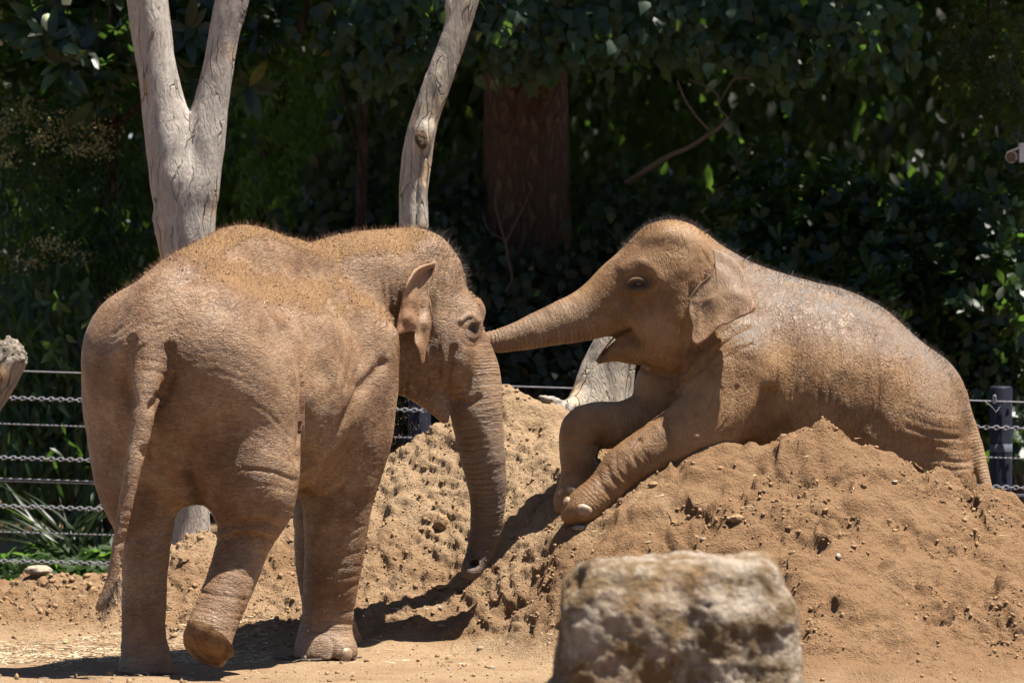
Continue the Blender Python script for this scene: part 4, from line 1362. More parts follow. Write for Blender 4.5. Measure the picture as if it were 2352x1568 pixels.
    hd = np.array([.5, -.7, -.4]) + rg_.normal(size=(220, 3)) * .3
    hairs('ear_hair', hp, hd / np.linalg.norm(hd, axis=1)[:, None], .012 + .02 * rg_.random(220), .0007, M['hair_red'], root, rg_)
    # inner fold at the ear's root
    # hair along the spine and the crown
    fc = V[Q].mean(1); fn = N[Q[:, 0]]; fp = pix(fc)
    top = smooth_line([(1430, 568), (1500, 520), (1560, 505), (1620, 530), (1690, 585), (1775, 622), (1850, 645), (1930, 672), (2000, 700), (2075, 745), (2140, 800), (2190, 880), (2225, 980)], 4)
    wgt = np.exp(-(poly_dist(fp, top) / 12) ** 2) * (fc[:, 2] > .9) + .006
    hpnt, hnor = tri_sample(V, Q, 7000, wgt, rg_)
    d = hnor + np.array([.25, 0, .2]) + rg_.normal(size=hnor.shape) * .35
    d /= np.linalg.norm(d, axis=1)[:, None]
    dist = poly_dist(pix(hpnt), top)
    hairs('spine_hair', hpnt, d, (.008 + .018 * np.exp(-(dist / 16) ** 2)) * (.4 + rg_.random(len(hpnt))), .0006, M['hair_dark'], root, rg_)
    return root


build_walking()
build_resting()
#@@PLACE
# ------------------------------------------------------------------ dead wood
def add_tex(V, Q, seed, amp, freq, flat=.25):
    N = normals(V, Q)
    return V + N * (fbm3(V * np.array([freq, freq, freq * flat]), seed, 4) * amp)[:, None]


def build_forked():
    Y = 28.35
    b = P(440, 1240, Y)
    root = empty('dead_tree', (b[0], b[1], gz(b[0], b[1]) - .02), 'barkless grey dead tree forking into two thick limbs behind the walking elephant', 'dead tree')
    f = Field((-2.35, 27.9, .2), (-1.1, 28.8, 3.75), .016)
    f.chain(C((440, 1330, Y, 62), (440, 1200, Y, 46), (438, 1000, Y, 49), (436, 800, Y, 53), (434, 640, Y, 58), (428, 500, Y, 66), (424, 420, Y, 72)), .05)
    f.chain(C((420, 440, Y, 66), (398, 340, Y, 62), (376, 240, Y, 50), (359, 150, Y, 45), (348, 70, Y, 45), (338, 0, Y, 45), (320, -120, Y, 42), (305, -260, Y, 36)), .05)
    f.chain(C((440, 430, Y, 62), (466, 330, Y, 50), (484, 250, Y, 41), (499, 170, Y, 37), (512, 90, Y, 35), (530, 10, Y, 37), (560, -110, Y, 34), (595, -260, Y, 28)), .035)
    f.chain(C((392, 585, Y - .02, 22), (372, 540, Y - .03, 14), (360, 510, Y - .03, 10), (357, 490, Y - .03, 8)), .02)
    V, Q = f.mesh(3)
    V = add_tex(V, Q, 3, .012, 7)
    obj('trunk', V, Q, M['wood'], root)
    rg = np.random.default_rng(1)
    hp = np.array([P(352 + 14 * rg.random(), 498 + 10 * rg.random(), Y - .03) for _ in range(14)])
    crumbs('broken_snag', hp, .008 + .008 * rg.random(14), M['root'], root, rg, kind=None, smooth=True)


def build_pole():
    Y = 28.2
    b = P(750, 1250, Y)
    root = empty('dead_tree', (b[0], b[1], gz(b[0], b[1]) - .02), 'slender bent dead trunk with a knot hole, behind the walking elephant\'s head', 'dead tree')
    f = Field((-1.1, 27.95, .2), (.1, 28.5, 3.75), .013)
    f.chain(C((745, 1330, Y, 50), (760, 1200, Y, 44), (790, 1050, Y, 40), (842, 880, Y, 37), (900, 740, Y, 35), (938, 630, Y, 34), (951, 530, Y, 33), (950, 450, Y, 33), (957, 370, Y, 35), (966, 310, Y, 34), (984, 250, Y, 32), (1006, 190, Y, 32), (1028, 130, Y, 31), (1048, 70, Y, 31), (1068, 0, Y, 31), (1092, -90, Y, 28), (1120, -220, Y, 24)), .03)
    f.chain(C((975, 300, Y - .05, 22), (969, 330, Y - .07, 18)), .03)
    f.chain(C((968, 300, Y - .14, 13), (970, 320, Y - .13, 12), (973, 338, Y - .125, 8)), .01, True)
    f.chain(C((1040, 40, Y, 14), (1030, 15, Y - .02, 9), (1034, -15, Y - .02, 6)), .015)
    V, Q = f.mesh(2)
    V = add_tex(V, Q, 13, .010, 8)
    # the long drying crack below the knot
    V = sculpt(V, Q, [([(972, 345), (966, 400), (960, 450), (958, 520)], 3.5, .02), ([(985, 340), (978, 420)], 4, .008)])
    obj('trunk', V, Q, M['wood_warm'], root)
    kp, _ = hit(bvh_of(V, Q), 969, 318)
    dome('knot', kp, np.array([.1, -1, .1]), np.array([0, 0, 1.]), .034, .055, .004, M['knot'], root, sink=.01)


def build_stumps():
    Y = 28.0
    b = P(1385, 1000, Y)
    root = empty('tree_stump', (b[0], b[1], gz(b[0], b[1])), 'pale leaning tree stump on the far mound, under the resting elephant\'s chin', 'tree stump')
    f = Field((.0, 27.6, .5), (.9, 28.45, 1.85), .014)
    f.chain(C((1452, 690, Y, 34), (1425, 770, Y, 50), (1398, 850, Y, 62), (1378, 930, Y, 76), (1372, 1010, Y, 90), (1370, 1080, Y, 100)), .05)
    f.chain(C((1340, 930, Y - .1, 30), (1300, 940, Y - .18, 20), (1275, 955, Y - .22, 14)), .05)
    V, Q = f.mesh(2)
    V = add_tex(V, Q, 23, .014, 9)
    obj('trunk', V, Q, M['wood_warm'], root)
    f = Field((.0, 27.4, .9), (.5, 27.9, 1.25), .008)
    f.chain(C((1308, 935, 27.75, 10), (1285, 925, 27.7, 10), (1262, 918, 27.68, 9), (1240, 912, 27.66, 5)), .01)
    f.chain(C((1308, 945, 27.75, 9), (1285, 938, 27.68, 9), (1270, 945, 27.64, 6)), .01)
    V, Q = f.mesh(1)
    V = add_tex(V, Q, 33, .008, 30, 1)
    obj('root', V, Q, M['root'], root)
    # the log that juts in from the left edge
    Y = 27.3
    b = P(-400, 1400, Y)
    root = empty('tree_stump', (b[0], b[1], gz(b[0], b[1])), 'jagged end of a thick broken log jutting in at the picture\'s edge', 'log')
    f = Field((-3.6, 26.9, -.05), (-2.1, 27.75, 1.7), .015)
    f.chain(C((-420, 1500, Y, 130), (-280, 1290, Y, 105), (-150, 1085, Y, 76), (-62, 945, Y, 57), (-8, 862, Y, 51), (16, 826, Y, 47)), .04)
    f.ell(P(18, 815, Y), (.085, .09, .035), frame(0, -25), .03)
    V, Q = f.mesh(2)
    V = add_tex(V, Q, 43, .012, 9)
    N = normals(V, Q)
    tp = sstep(-.1, .5, N[:, 2] + .5 * N[:, 0]) * sstep(1.25, 1.36, V[:, 2])
    V = V + N * (tp * (fbm3(V * 24, 8, 4) * .028 + fbm3(V * 70, 9, 2) * .008))[:, None]
    me = obj('trunk', V, Q, M['wood_warm'], root)
    me.data.materials.append(M['wood_end'])
    mi = (tp[Q].mean(1) > .45).astype(np.int32)
    me.data.polygons.foreach_set('material_index', mi)


build_forked(); build_pole(); build_stumps()


# ------------------------------------------------------------------ boulder in front
def build_boulder():
    Y = 19.3
    s = S(Y)
    b = P(1545, 1500, Y)
    f = Field((b[0] - .55, Y - .5, -.05), (b[0] + .6, Y + .6, .95), .013)
    f.box(P(1562, 1455, Y), (222 * s - .06, .24, 172 * s - .06), .06, frame(0, 2), .03)
    f.box(P(1470, 1520, Y - .05), (180 * s - .06, .22, 165 * s - .06), .07, frame(0, -6), .10)
    f.box(P(1690, 1560, Y - .02), (125 * s - .06, .25, 190 * s - .06), .06, frame(6, 4), .10)
    f.box((b[0], Y, .18), (.50, .32, .14), .06, frame(0), .08)
    f.ell(P(1580, 1400, Y - .42), (.04, .08, .12), None, .06, True)
    f.ell(P(1310, 1340, Y - .1), (.075, .2, .07), None, .05, True)
    f.ell(P(1830, 1290, Y - .1), (.05, .2, .05), None, .05, True)
    V, Q = f.mesh(3)
    N = normals(V, Q)
    V = V + N * (fbm3(V * 5, 61, 3) * .022 + np.abs(fbm3(V * 13, 62, 3)) * -.010 + .003 + fbm3(V * 45, 63, 2) * .008)[:, None]
    o = obj('boulder', V, Q, M['rock'], origin=(b[0], Y, 0))
    tag(o, 'large blocky lichen-mottled boulder out of focus in the foreground', 'boulder')


build_boulder()


# ------------------------------------------------------------------ fence
def tube(pts, r, n=6, closed=False):
    pts = np.asarray(pts, float)
    T = np.gradient(pts, axis=0) if not closed else np.roll(pts, -1, 0) - np.roll(pts, 1, 0)
    T /= np.linalg.norm(T, axis=1)[:, None] + 1e-12
    ref = np.array([0, 0, 1.]) if abs(T[:, 2]).mean() < .8 else np.array([1., 0, 0])
    A = np.cross(T, ref); A /= np.linalg.norm(A, axis=1)[:, None] + 1e-12
    B = np.cross(T, A)
    r = np.broadcast_to(np.asarray(r, float), (len(pts),))
    a = np.arange(n) * 2 * math.pi / n
    V = pts[:, None] + r[:, None, None] * (np.cos(a)[None, :, None] * A[:, None] + np.sin(a)[None, :, None] * B[:, None])
    m = len(pts)
    i = np.arange(m if closed else m - 1)[:, None]; j = np.arange(n)[None]
    i2 = (i + 1) % m; j2 = (j + 1) % n
    Q = np.stack([i * n + j + 0 * i2, i2 * n + j, i2 * n + j2, i * n + j2], -1).reshape(-1, 4)
    return V.reshape(-1, 3), Q


def cyl(c, r, h, n=24, cap=True, bev=0.):
    prof = [(r, 0), (r, h - bev), (r - bev * .3, h - bev * .3), (r - bev, h), (0.001, h)] if bev else [(r, 0), (r, h), (.001, h)]
    V = np.array([(c[0] + a * math.cos(2 * math.pi * i / n), c[1] + a * math.sin(2 * math.pi * i / n), c[2] + z) for a, z in prof for i in range(n)])
    Q = np.array([(k * n + i, k * n + (i + 1) % n, (k + 1) * n + (i + 1) % n, (k + 1) * n + i) for k in range(len(prof) - 1) for i in range(n)])
    return V, Q


def join(parts):
    vs, qs, o = [], [], 0
    for V, Q in parts:
        vs.append(V); qs.append(Q + o); o += len(V)
    return np.concatenate(vs), np.concatenate(qs)


def fence_y(x): return 30.4 - .30 * (x + 2.7) / 5.4 * 1.6


def build_fence():
    root = empty('wire_fence', (0, fence_y(0), 0), 'fence of horizontal steel wires and chains on blue-grey posts behind the mound', 'fence')
    # heights read at the left end and at the right post
    left = [853, 915, 975, 1052, 1100, 1163, 1222, 1288, 1343]
    right = [921, 981, 1050, 1117, 1172, 1228, 1284, 1338, 1392]
    x0, x1 = -6.0, 6.0
    post_x = P(2299, 1000, 29.92)[0]
    for k, (a, b) in enumerate(zip(left, right)):
        zl = P(100, a, fence_y(-2.5))[2]; zr = P(2298, b, fence_y(post_x))[2]
        def z(x, zl=zl, zr=zr): return zl + (zr - zl) * (x + 2.5) / (post_x + 2.5)
        if k % 2 == 0 or k == 4:
            xs = np.linspace(x0, x1, 25)
            for dz in ((0,) if k != 4 else (0, -.012)):
                V, Q = tube(np.array([(x, fence_y(x) - .075, z(x) + dz) for x in xs]), .0042, 6)
                obj('wire', V, Q, M['steel'], root)
        else:
            pitch = .0255
            nl = int((x1 - x0) / pitch)
            ts = np.linspace(0, 2 * math.pi, 10, endpoint=False)
            lp = np.stack([.0185 * np.cos(ts), .0095 * np.sin(ts), 0 * ts], 1)
            V1, Q1 = tube(lp, .0031, 5, True)
            V2 = V1[:, [0, 2, 1]] * np.array([1, 1, 1])
            rest, links = [], []
            for i in range(nl):
                x = x0 + i * pitch
                c = np.array([x, fence_y(x) - .08, z(x)])
                W = (V2 if i % 2 else V1) + c
                seen = (-2.36 < x < -1.82) or (1.98 < x < 2.42)
                (links if seen else rest).append((W if False else ((V2 if i % 2 else V1), c, i % 2)))
            V, Q = join([(a + c, Q1 if not p else Q1[:, ::-1]) for a, c, p in rest])
            ch = obj('chain', V, Q, M['steel'], root, kind='stuff')
            mesh = [make_mesh('link', V1, Q1, [M['steel']]), make_mesh('link', V2, Q1[:, ::-1], [M['steel']])]
            for a, c, p in links:
                o = put('link', mesh[p], ch, c - np.array(root.location))
    # posts
    for px in (post_x, P(962, 960, 30)[0], -4.4, 4.9):
        y = fence_y(px)
        V, Q = cyl((px, y, -.1), .060, 1.145 + .1 if px > 1 else 1.10 + .1, 28, bev=.012)
        po = obj('post', V, Q, M['post'], root)
        po.location.z = 0
        hb = P(0, 1122, y)[2] if False else .845
        V, Q = cyl((px, y, .80), .0612, .042, 28)
        obj('worn_band', V, Q, M['post_band'], po)
        if px > 1 and px < 3:
            t = np.linspace(0, 2 * math.pi, 14, endpoint=False)
            c = P(2284, 922, y - .07)
            V, Q = tube(c + np.stack([.006 * np.cos(t), 0 * t - .004, .022 * np.sin(t) + .012], 1), .006, 6, True)
            obj('shackle', V, Q, M['steel'], po)
            V, Q = tube(np.array([P(2262, 921, y - .075), P(2276, 932, y - .08), P(2288, 946, y - .08), P(2300, 930, y - .075), P(2318, 922, y - .07)]), .0022, 5)
            obj('tie_wire', V, Q, M['steel'], po)
            for yy in (925, 1050):
                c = P(2324, yy, y - .05)
                V, Q = tube(np.array([c + (-.006, 0, -.02), c + (-.006, -.01, .02)]), .005, 6)
                obj('clip', V, Q, M['steel'], po)
            # the bracket at its foot
            a, b = P(2230, 1134, y - .1), P(2352, 1134, y - .1)
            V = np.array([[x, yy, zz] for x in (a[0], b[0]) for yy in (a[1] - .03, a[1]) for zz in (a[2] - .012, a[2])])
            Q = np.array([(0, 1, 3, 2), (4, 6, 7, 5), (0, 4, 5, 1), (2, 3, 7, 6), (0, 2, 6, 4), (1, 5, 7, 3)])
            obj('bracket', V, Q, M['steel'], root, smooth=False)


build_fence()

# ------------------------------------------------------------------ loose things on the ground
def scatter():
    rg = np.random.default_rng(21)
    # many small clods: on the foot of the mound, thicker on the left
    gq = GQ[(np.abs(GV[GQ[:, 0], 0]) < 2.65) & (GV[GQ[:, 0], 1] > 24.3) & (GV[GQ[:, 0], 1] < 28.0)]
    bb = GB.ravel()[gq[:, 0]]; xx = GV[gq[:, 0], 0]
    wgt = .10 + 1.0 * _GR.ravel()[gq[:, 0]] ** 2 + .8 * (xx < -.9) * sstep(.003, .05, bb) * sstep(.35, .15, bb)
    n = 12000
    p, nn = tri_sample(GV, gq, n, wgt, rg)
    r = np.minimum(.0024 * (1 - rg.random(n)) ** (-.5), np.where(p[:, 0] < -.9, .016, .0115))
    crumbs('dirt_clods', p + nn * (r * .25)[:, None], r, M['clod'], None, rg, smooth=True)
    tag(bpy.data.objects['dirt_clods'], kind='stuff')
    # pale pebbles
    n = 260
    x = rg.uniform(-2.6, 2.6, n); y = rg.uniform(24.3, 27.8, n)
    r = np.minimum(.0025 * (1 - rg.random(n)) ** (-.5), .014)
    crumbs('pale_pebbles', np.stack([x, y, gz_fast(x, y) + r * .3], 1), r, M['stone'], None, rg, smooth=True)
    tag(bpy.data.objects['pale_pebbles'], kind='stuff')
    # straw
    n = 2600
    x = np.where(rg.random(n) < .85, rg.uniform(-2.4, -1.1, n), rg.uniform(-2.4, 2.4, n)); y = np.where(rg.random(n) < .9, rg.uniform(25.7, 26.9, n), rg.uniform(24.5, 27.5, n))
    a = rg.uniform(0, 2 * math.pi, n)
    d = np.stack([np.cos(a), np.sin(a), .15 * rg.normal(size=n)], 1)
    o = hairs('straw', np.stack([x, y, gz_fast(x, y) + .006], 1), d, .02 + .05 * rg.random(n), .002, M['straw'], None, rg, .1)
    V, F = ico()

    def on(px, py):
        for yy in np.linspace(24.3, 28.2, 400):
            p = P(px, py, yy)
            if p[2] <= gz_fast(p[0], yy): break
        return np.array([p[0], p[1], float(gz_fast(p[0], p[1]))])
    W0, FF = subd_tri(*subd_tri(V, F))
    for k, (px, py, r, sq, lab, mat) in enumerate([
        (88, 1316, .045, (1.5, 1, .55), 'pale flat stone on top of the low earth bank beside the fence', 'stone'),
        (2055, 1108, .011, (1.3, 1, .7), 'small smooth stone on the slope below the resting elephant\'s rump', 'stone'),
        (1012, 1352, .03, (1.4, 1, .5), 'flat brown stone lying in the shadow left of the hanging trunk', 'clod'),
        (1015, 1215, .045, (.8, .8, 1.0), 'upright lump of earth on the slope between foreleg and trunk', 'clod'),
        (1330, 1215, .02, (1.6, 1, .6), 'grey stone half buried just below the outstretched forefoot', 'stone'),
        (1500, 1118, .020, (1.2, 1, .8), 'rounded clod beside the outstretched foreleg of the resting elephant', 'clod'),
        (1690, 1195, .03, (1.5, 1, .6), 'crumbled lump of earth on the slope below the resting elephant\'s elbow', 'clod'),
        (1065, 1330, .012, (1, 1, 1), 'little clod at the very tip of the hanging trunk', 'clod')]):
        c = on(px, py) + np.array([0, 0, r * sq[2] * .4])
        W = W0 * (1 + .38 * fbm3(W0 * 1.7 + 3.3 * k, 130 + k, 4)[:, None]) * r * np.array(sq)
        tag(obj('stone' if mat == 'stone' else 'dirt_clod', W + c, FF, M[mat], origin=c), lab, 'stone' if mat == 'stone' else 'dirt clod')
    # a thin stick and fallen green leaves
    p = [on(a, b_) + np.array([0, 0, .008]) for a, b_ in ((630, 1512), (690, 1519), (760, 1516), (830, 1512))]
    Vt, Qt = tube(catmull(np.array(p), 6), .005, 6)
    tag(obj('stick', Vt, Qt, M['twig'], origin=p[0]), 'thin brown stick lying on the flat ground in front of the forefoot', 'stick')
    for px, py, ln, lab in ((672, 1508, .05, 'dark green fallen leaf on the ground between the elephant\'s feet'), (595, 1557, .05, 'pale green fallen leaf at the lower edge of the ground'), (785, 1290 + 100, .05, 'light green fallen leaf on the slope behind the forefoot'), (444, 1490, .035, 'small whitish leaf beside the raised hind foot'), (145, 1476, .045, 'olive fallen leaf on the straw at the foot of the bank')):
        c = on(px, py) + np.array([0, 0, .01])
        Vl, Fl = LEAF['ell']
        a = rg.uniform(0, 6.28)
        R = np.array([[math.cos(a), math.sin(a), 0], [-math.sin(a), math.cos(a), 0], [0, 0, 1]])
        tag(obj('fallen_leaf', (Vl * ln) @ R + c, Fl, M['litter'], origin=c), lab, 'leaf')
    # grains of sand still falling below the walking elephant's neck
    n = 900
    gp = np.array([P(865 + 105 * a + 25 * g, 880 + 200 * b_ ** .8, 26.3 + .25 * c) for a, g, b_, c in zip(rg.random(n) ** 1.6, rg.normal(size=n), rg.random(n), rg.normal(size=n))])
    gp2 = np.array([P(rg.uniform(690, 900), rg.uniform(900, 1480), 25.72 - .1 * rg.random()) for _ in range(160)])
    gp = np.concatenate([gp, gp2])
    crumbs('falling_sand', gp, .0007 + .0008 * rg.random(len(gp)), M['dust'], None, rg)
    tag(bpy.data.objects['falling_sand'], kind='stuff')


def subd_tri(V, F):
    """one split of every triangle, pushed out to the sphere"""
    nv = len(V)
    E = np.sort(np.concatenate([F[:, [0, 1]], F[:, [1, 2]], F[:, [2, 0]]]), 1)
    u, inv = np.unique(E, axis=0, return_inverse=True)
    inv = inv.reshape(-1)
    W = np.concatenate([V, V[u].mean(1)]); W /= np.linalg.norm(W, axis=1)[:, None]
    n = len(F)
    a, b, c = nv + inv[:n], nv + inv[n:2 * n], nv + inv[2 * n:]
    return W, np.concatenate([np.stack([F[:, 0], a, c], 1), np.stack([F[:, 1], b, a], 1), np.stack([F[:, 2], c, b], 1), np.stack([a, b, c], 1)])


# ------------------------------------------------------------------ leaves
def leaf_shape(outline, fold=.12, droop=.18):
    """a folded, drooping blade: outline = ((t, half-width), ...) from stalk to tip; y runs along the leaf"""
    V, F = [(0, 0, 0)], []
    for t, w in outline:
        z = -droop * t * t
        V += [(-w, t, z + fold * w), (0, t, z), (w, t, z + fold * w)]
    V.append((0, 1, -droop))
    F += [(0, 2, 1), (0, 3, 2)]
    k = len(outline)
    for i in range(k - 1):
        a, b = 1 + 3 * i, 4 + 3 * i
        F += [(a, a + 1, b + 1), (a, b + 1, b), (a + 1, a + 2, b + 2), (a + 1, b + 2, b + 1)]
    a, e = 1 + 3 * (k - 1), len(V) - 1
    F += [(a, a + 1, e), (a + 1, a + 2, e)]
    return np.array(V, float), np.array(F)


LEAF = {
    'ell': leaf_shape(((.25, .17), (.6, .2))),
    'lance': leaf_shape(((.25, .10), (.6, .10)), .1, .3),
    'heart': leaf_shape(((.04, .34), (.3, .42), (.6, .24)), .1, .25),
    'lobe': leaf_shape(((.05, .36), (.45, .40)), .12, .2),
    'obov': leaf_shape(((.3, .13), (.7, .22)), .1, .12),
    'big': leaf_shape(((.2, .12), (.5, .17), (.8, .11)), .15, .22),
    'strap': leaf_shape(((.15, .022), (.4, .025), (.65, .02), (.85, .013)), .3, .75),
}


def frames_from(d, nrm):
    d = d / (np.linalg.norm(d, axis=1)[:, None] + 1e-9)
    x = np.cross(d, nrm); x /= np.linalg.norm(x, axis=1)[:, None] + 1e-9
    z = np.cross(x, d)
    return x, d, z


class Leaves:
    def __init__(self): self.p, self.d, self.n, self.l, self.t = [], [], [], [], []

    def add(self, p, d, n, l, t):
        self.p.append(p); self.d.append(d); self.n.append(n); self.l.append(l); self.t.append(t)

    def arrays(self):
        return [np.concatenate(a) for a in (self.p, self.d, self.n, self.l, self.t)]


def merged_leaves(name, kind, arr, mat, parent, stuff=True):
    p, d, n, l, t = arr
    V, F = LEAF[kind]
    x, y, z = frames_from(d, n)
    W = (V[None, :, 0:1] * x[:, None] + V[None, :, 1:2] * y[:, None] + V[None, :, 2:3] * z[:, None]) * l[:, None, None] + p[:, None]
    FF = (np.arange(len(p))[:, None, None] * len(V) + F[None]).reshape(-1, 3)
    return obj(name, W.reshape(-1, 3), FF, mat, parent, attrs={'tint': np.repeat(t, len(V))}, kind='stuff' if stuff else None)


_LM = {}


def leaf_objects(kind, arr, mat, parent, name='leaf'):
    """each leaf an object of its own, on a few shared meshes"""
    V, F = LEAF[kind]
    p, d, n, l, t = arr
    x, y, z = frames_from(d, n)
    base = np.array(parent.location)
    for i in range(len(p)):
        b = min(int(t[i] * 6), 5)
        key = (kind, mat.name, b)
        if key not in _LM:
            _LM[key] = make_mesh(name, V, F, [mat], True, {'tint': np.full(len(V), (b + .5) / 6)})
        o = put(name, _LM[key], parent)
        R = Matrix(((x[i, 0], y[i, 0], z[i, 0]), (x[i, 1], y[i, 1], z[i, 1]), (x[i, 2], y[i, 2], z[i, 2])))
        o.matrix_basis = Matrix.Translation(Vector(p[i] - base)) @ R.to_4x4() @ Matrix.Scale(float(l[i]), 4)


def blob_points(blobs, n, rng, shell=.55):
    """random points in ellipsoids given as (px, py, Y, rx_px, rz_px, ry); returns points, outward directions"""
    B = np.array(blobs, float)
    w = B[:, 3] * B[:, 4]
    i = rng.choice(len(B), n, p=w / w.sum())
    u = rng.normal(size=(n, 3)); u /= np.linalg.norm(u, axis=1)[:, None]
    r = (shell + (1 - shell) * rng.random(n))[:, None]
    r = np.where(rng.random((n, 1)) < .75, r, rng.random((n, 1)) ** .5)
    c = np.array([P(b[0], b[1], b[2]) for b in B])[i]
    s = S(B[i, 2])
    e = np.stack([B[i, 3] * s, B[i, 5], B[i, 4] * s], 1)
    return c + u * r * e, u


def sprays(style, pts, out, size, rng, per=7, spread=.6):
    """leaves growing from twig ends PTS heading OUT"""
    L = Leaves()
    n = len(pts)
    m = per
    tw = rng.random(n)
    if style == 'whorl':
        ax = out + np.array([0, -.45, .55]) + rng.normal(size=(n, 3)) * .45
        ax /= np.linalg.norm(ax, axis=1)[:, None]
        a0 = np.cross(ax, rng.normal(size=(n, 3))); a0 /= np.linalg.norm(a0, axis=1)[:, None]
        b0 = np.cross(ax, a0)
        for k in range(m):
            th = 2 * math.pi * k / m * 1.0 + rng.normal(size=n) * .3
            rad = a0 * np.cos(th)[:, None] + b0 * np.sin(th)[:, None]
            el = (spread + .35 * rng.random(n))[:, None]
            d = ax * (1 - el * .55) + rad * el
            L.add(pts + ax * (k / m * .35 * size), d, ax - rad * .3, size * (.7 + .5 * rng.random(n)), np.clip(tw * .7 + .3 * rng.random(n), 0, 1))
    elif style == 'pinnate':
        ax = out * .7 + np.array([0, -.5, -.55]) + rng.normal(size=(n, 3)) * .5
        ax /= np.linalg.norm(ax, axis=1)[:, None]
        sd = np.cross(ax, np.array([0, 0, 1.]) + rng.normal(size=(n, 3)) * .3); sd /= np.linalg.norm(sd, axis=1)[:, None]
        for k in range(m):
            sg = 1 if k % 2 else -1
            d = ax * .75 + sd * sg * .7 + np.array([0, 0, -.35])
            L.add(pts + ax * (size * .42 * k), d, np.cross(sd, ax) * 1.0 + rng.normal(size=(n, 3)) * .35, size * (.75 + .4 * rng.random(n)), np.clip(tw * .7 + .3 * rng.random(n), 0, 1))
    else:   # 'hang': single leaves hanging on their stalks, faces turned outward
        for k in range(m):
            q = pts + rng.normal(size=(n, 3)) * np.array([1, .5, .9]) * size * .9
            d = np.array([0, -.25, -1.0]) + rng.normal(size=(n, 3)) * np.array([.55, .35, .35])
            nr = np.array([0, -1, .35]) + out * .4 + rng.normal(size=(n, 3)) * .45
            L.add(q, d, nr, size * (.65 + .6 * rng.random(n)), np.clip(tw * .6 + .4 * rng.random(n), 0, 1))
    return L.arrays()


def split_front(arr, n, inview=True):
    """the N leaves that show largest become objects; returns (those, rest)"""
    p = arr[0]
    q = pix(p)
    ok = (q[:, 0] > 5) & (q[:, 0] < PXW - 5) & (q[:, 1] > 5) & (q[:, 1] < 1330)
    score = arr[3] / p[:, 1] * (1 + .0 * p[:, 1]) - .03 * (p[:, 1] - p[:, 1].min()) * arr[3].mean()
    score = np.where(ok, score, -1e9)
    order = np.argsort(-score)
    pick = order[:n]; pick = pick[score[pick] > -1e8]
    m = np.zeros(len(p), bool); m[pick] = True
    return [a[m] for a in arr], [a[~m] for a in arr]


def limb(name, pts, mat, parent, n=8, rough=.0, seed=0):
    """a tapered stem through (x, y, z, r)"""
    c = catmull(np.array(pts, float), 6)
    V, Q = tube(c[:, :3], c[:, 3], n)
    if rough:
        N = normals(V, Q)
        V = V + N * (fbm3(V * 6, seed, 3) * rough)[:, None]
    return obj(name, V, Q, mat, parent)


def plant(name, label, cat, blobs, style, kind, size, n, mat, seed, per=7, stems=(), nobj=0, group=None, shell=.55, crown='crown', bark='bark_dark', spread=.6):
    rng = np.random.default_rng(seed)
    B = np.array(blobs, float)
    cx = P(float(np.average(B[:, 0])), 1300, float(B[:, 2].mean()))
    root = empty(name, (cx[0], cx[1], 0), label, cat, group)
    p, u = blob_points(blobs, n, rng, shell)
    p[:, 2] = np.maximum(p[:, 2], .05)
    arr = sprays(style, p, u, size, rng, per, spread)
    if nobj:
        front, arr = split_front(arr, nobj)
        leaf_objects(kind, front, mat, root)
    merged_leaves(crown, kind, arr, mat, root)
    for st in stems:
        limb('trunk' if st[0][3] > 14 else 'stem', C(*st), M[bark], root, 8, .004, seed)
    return root, rng


scatter()
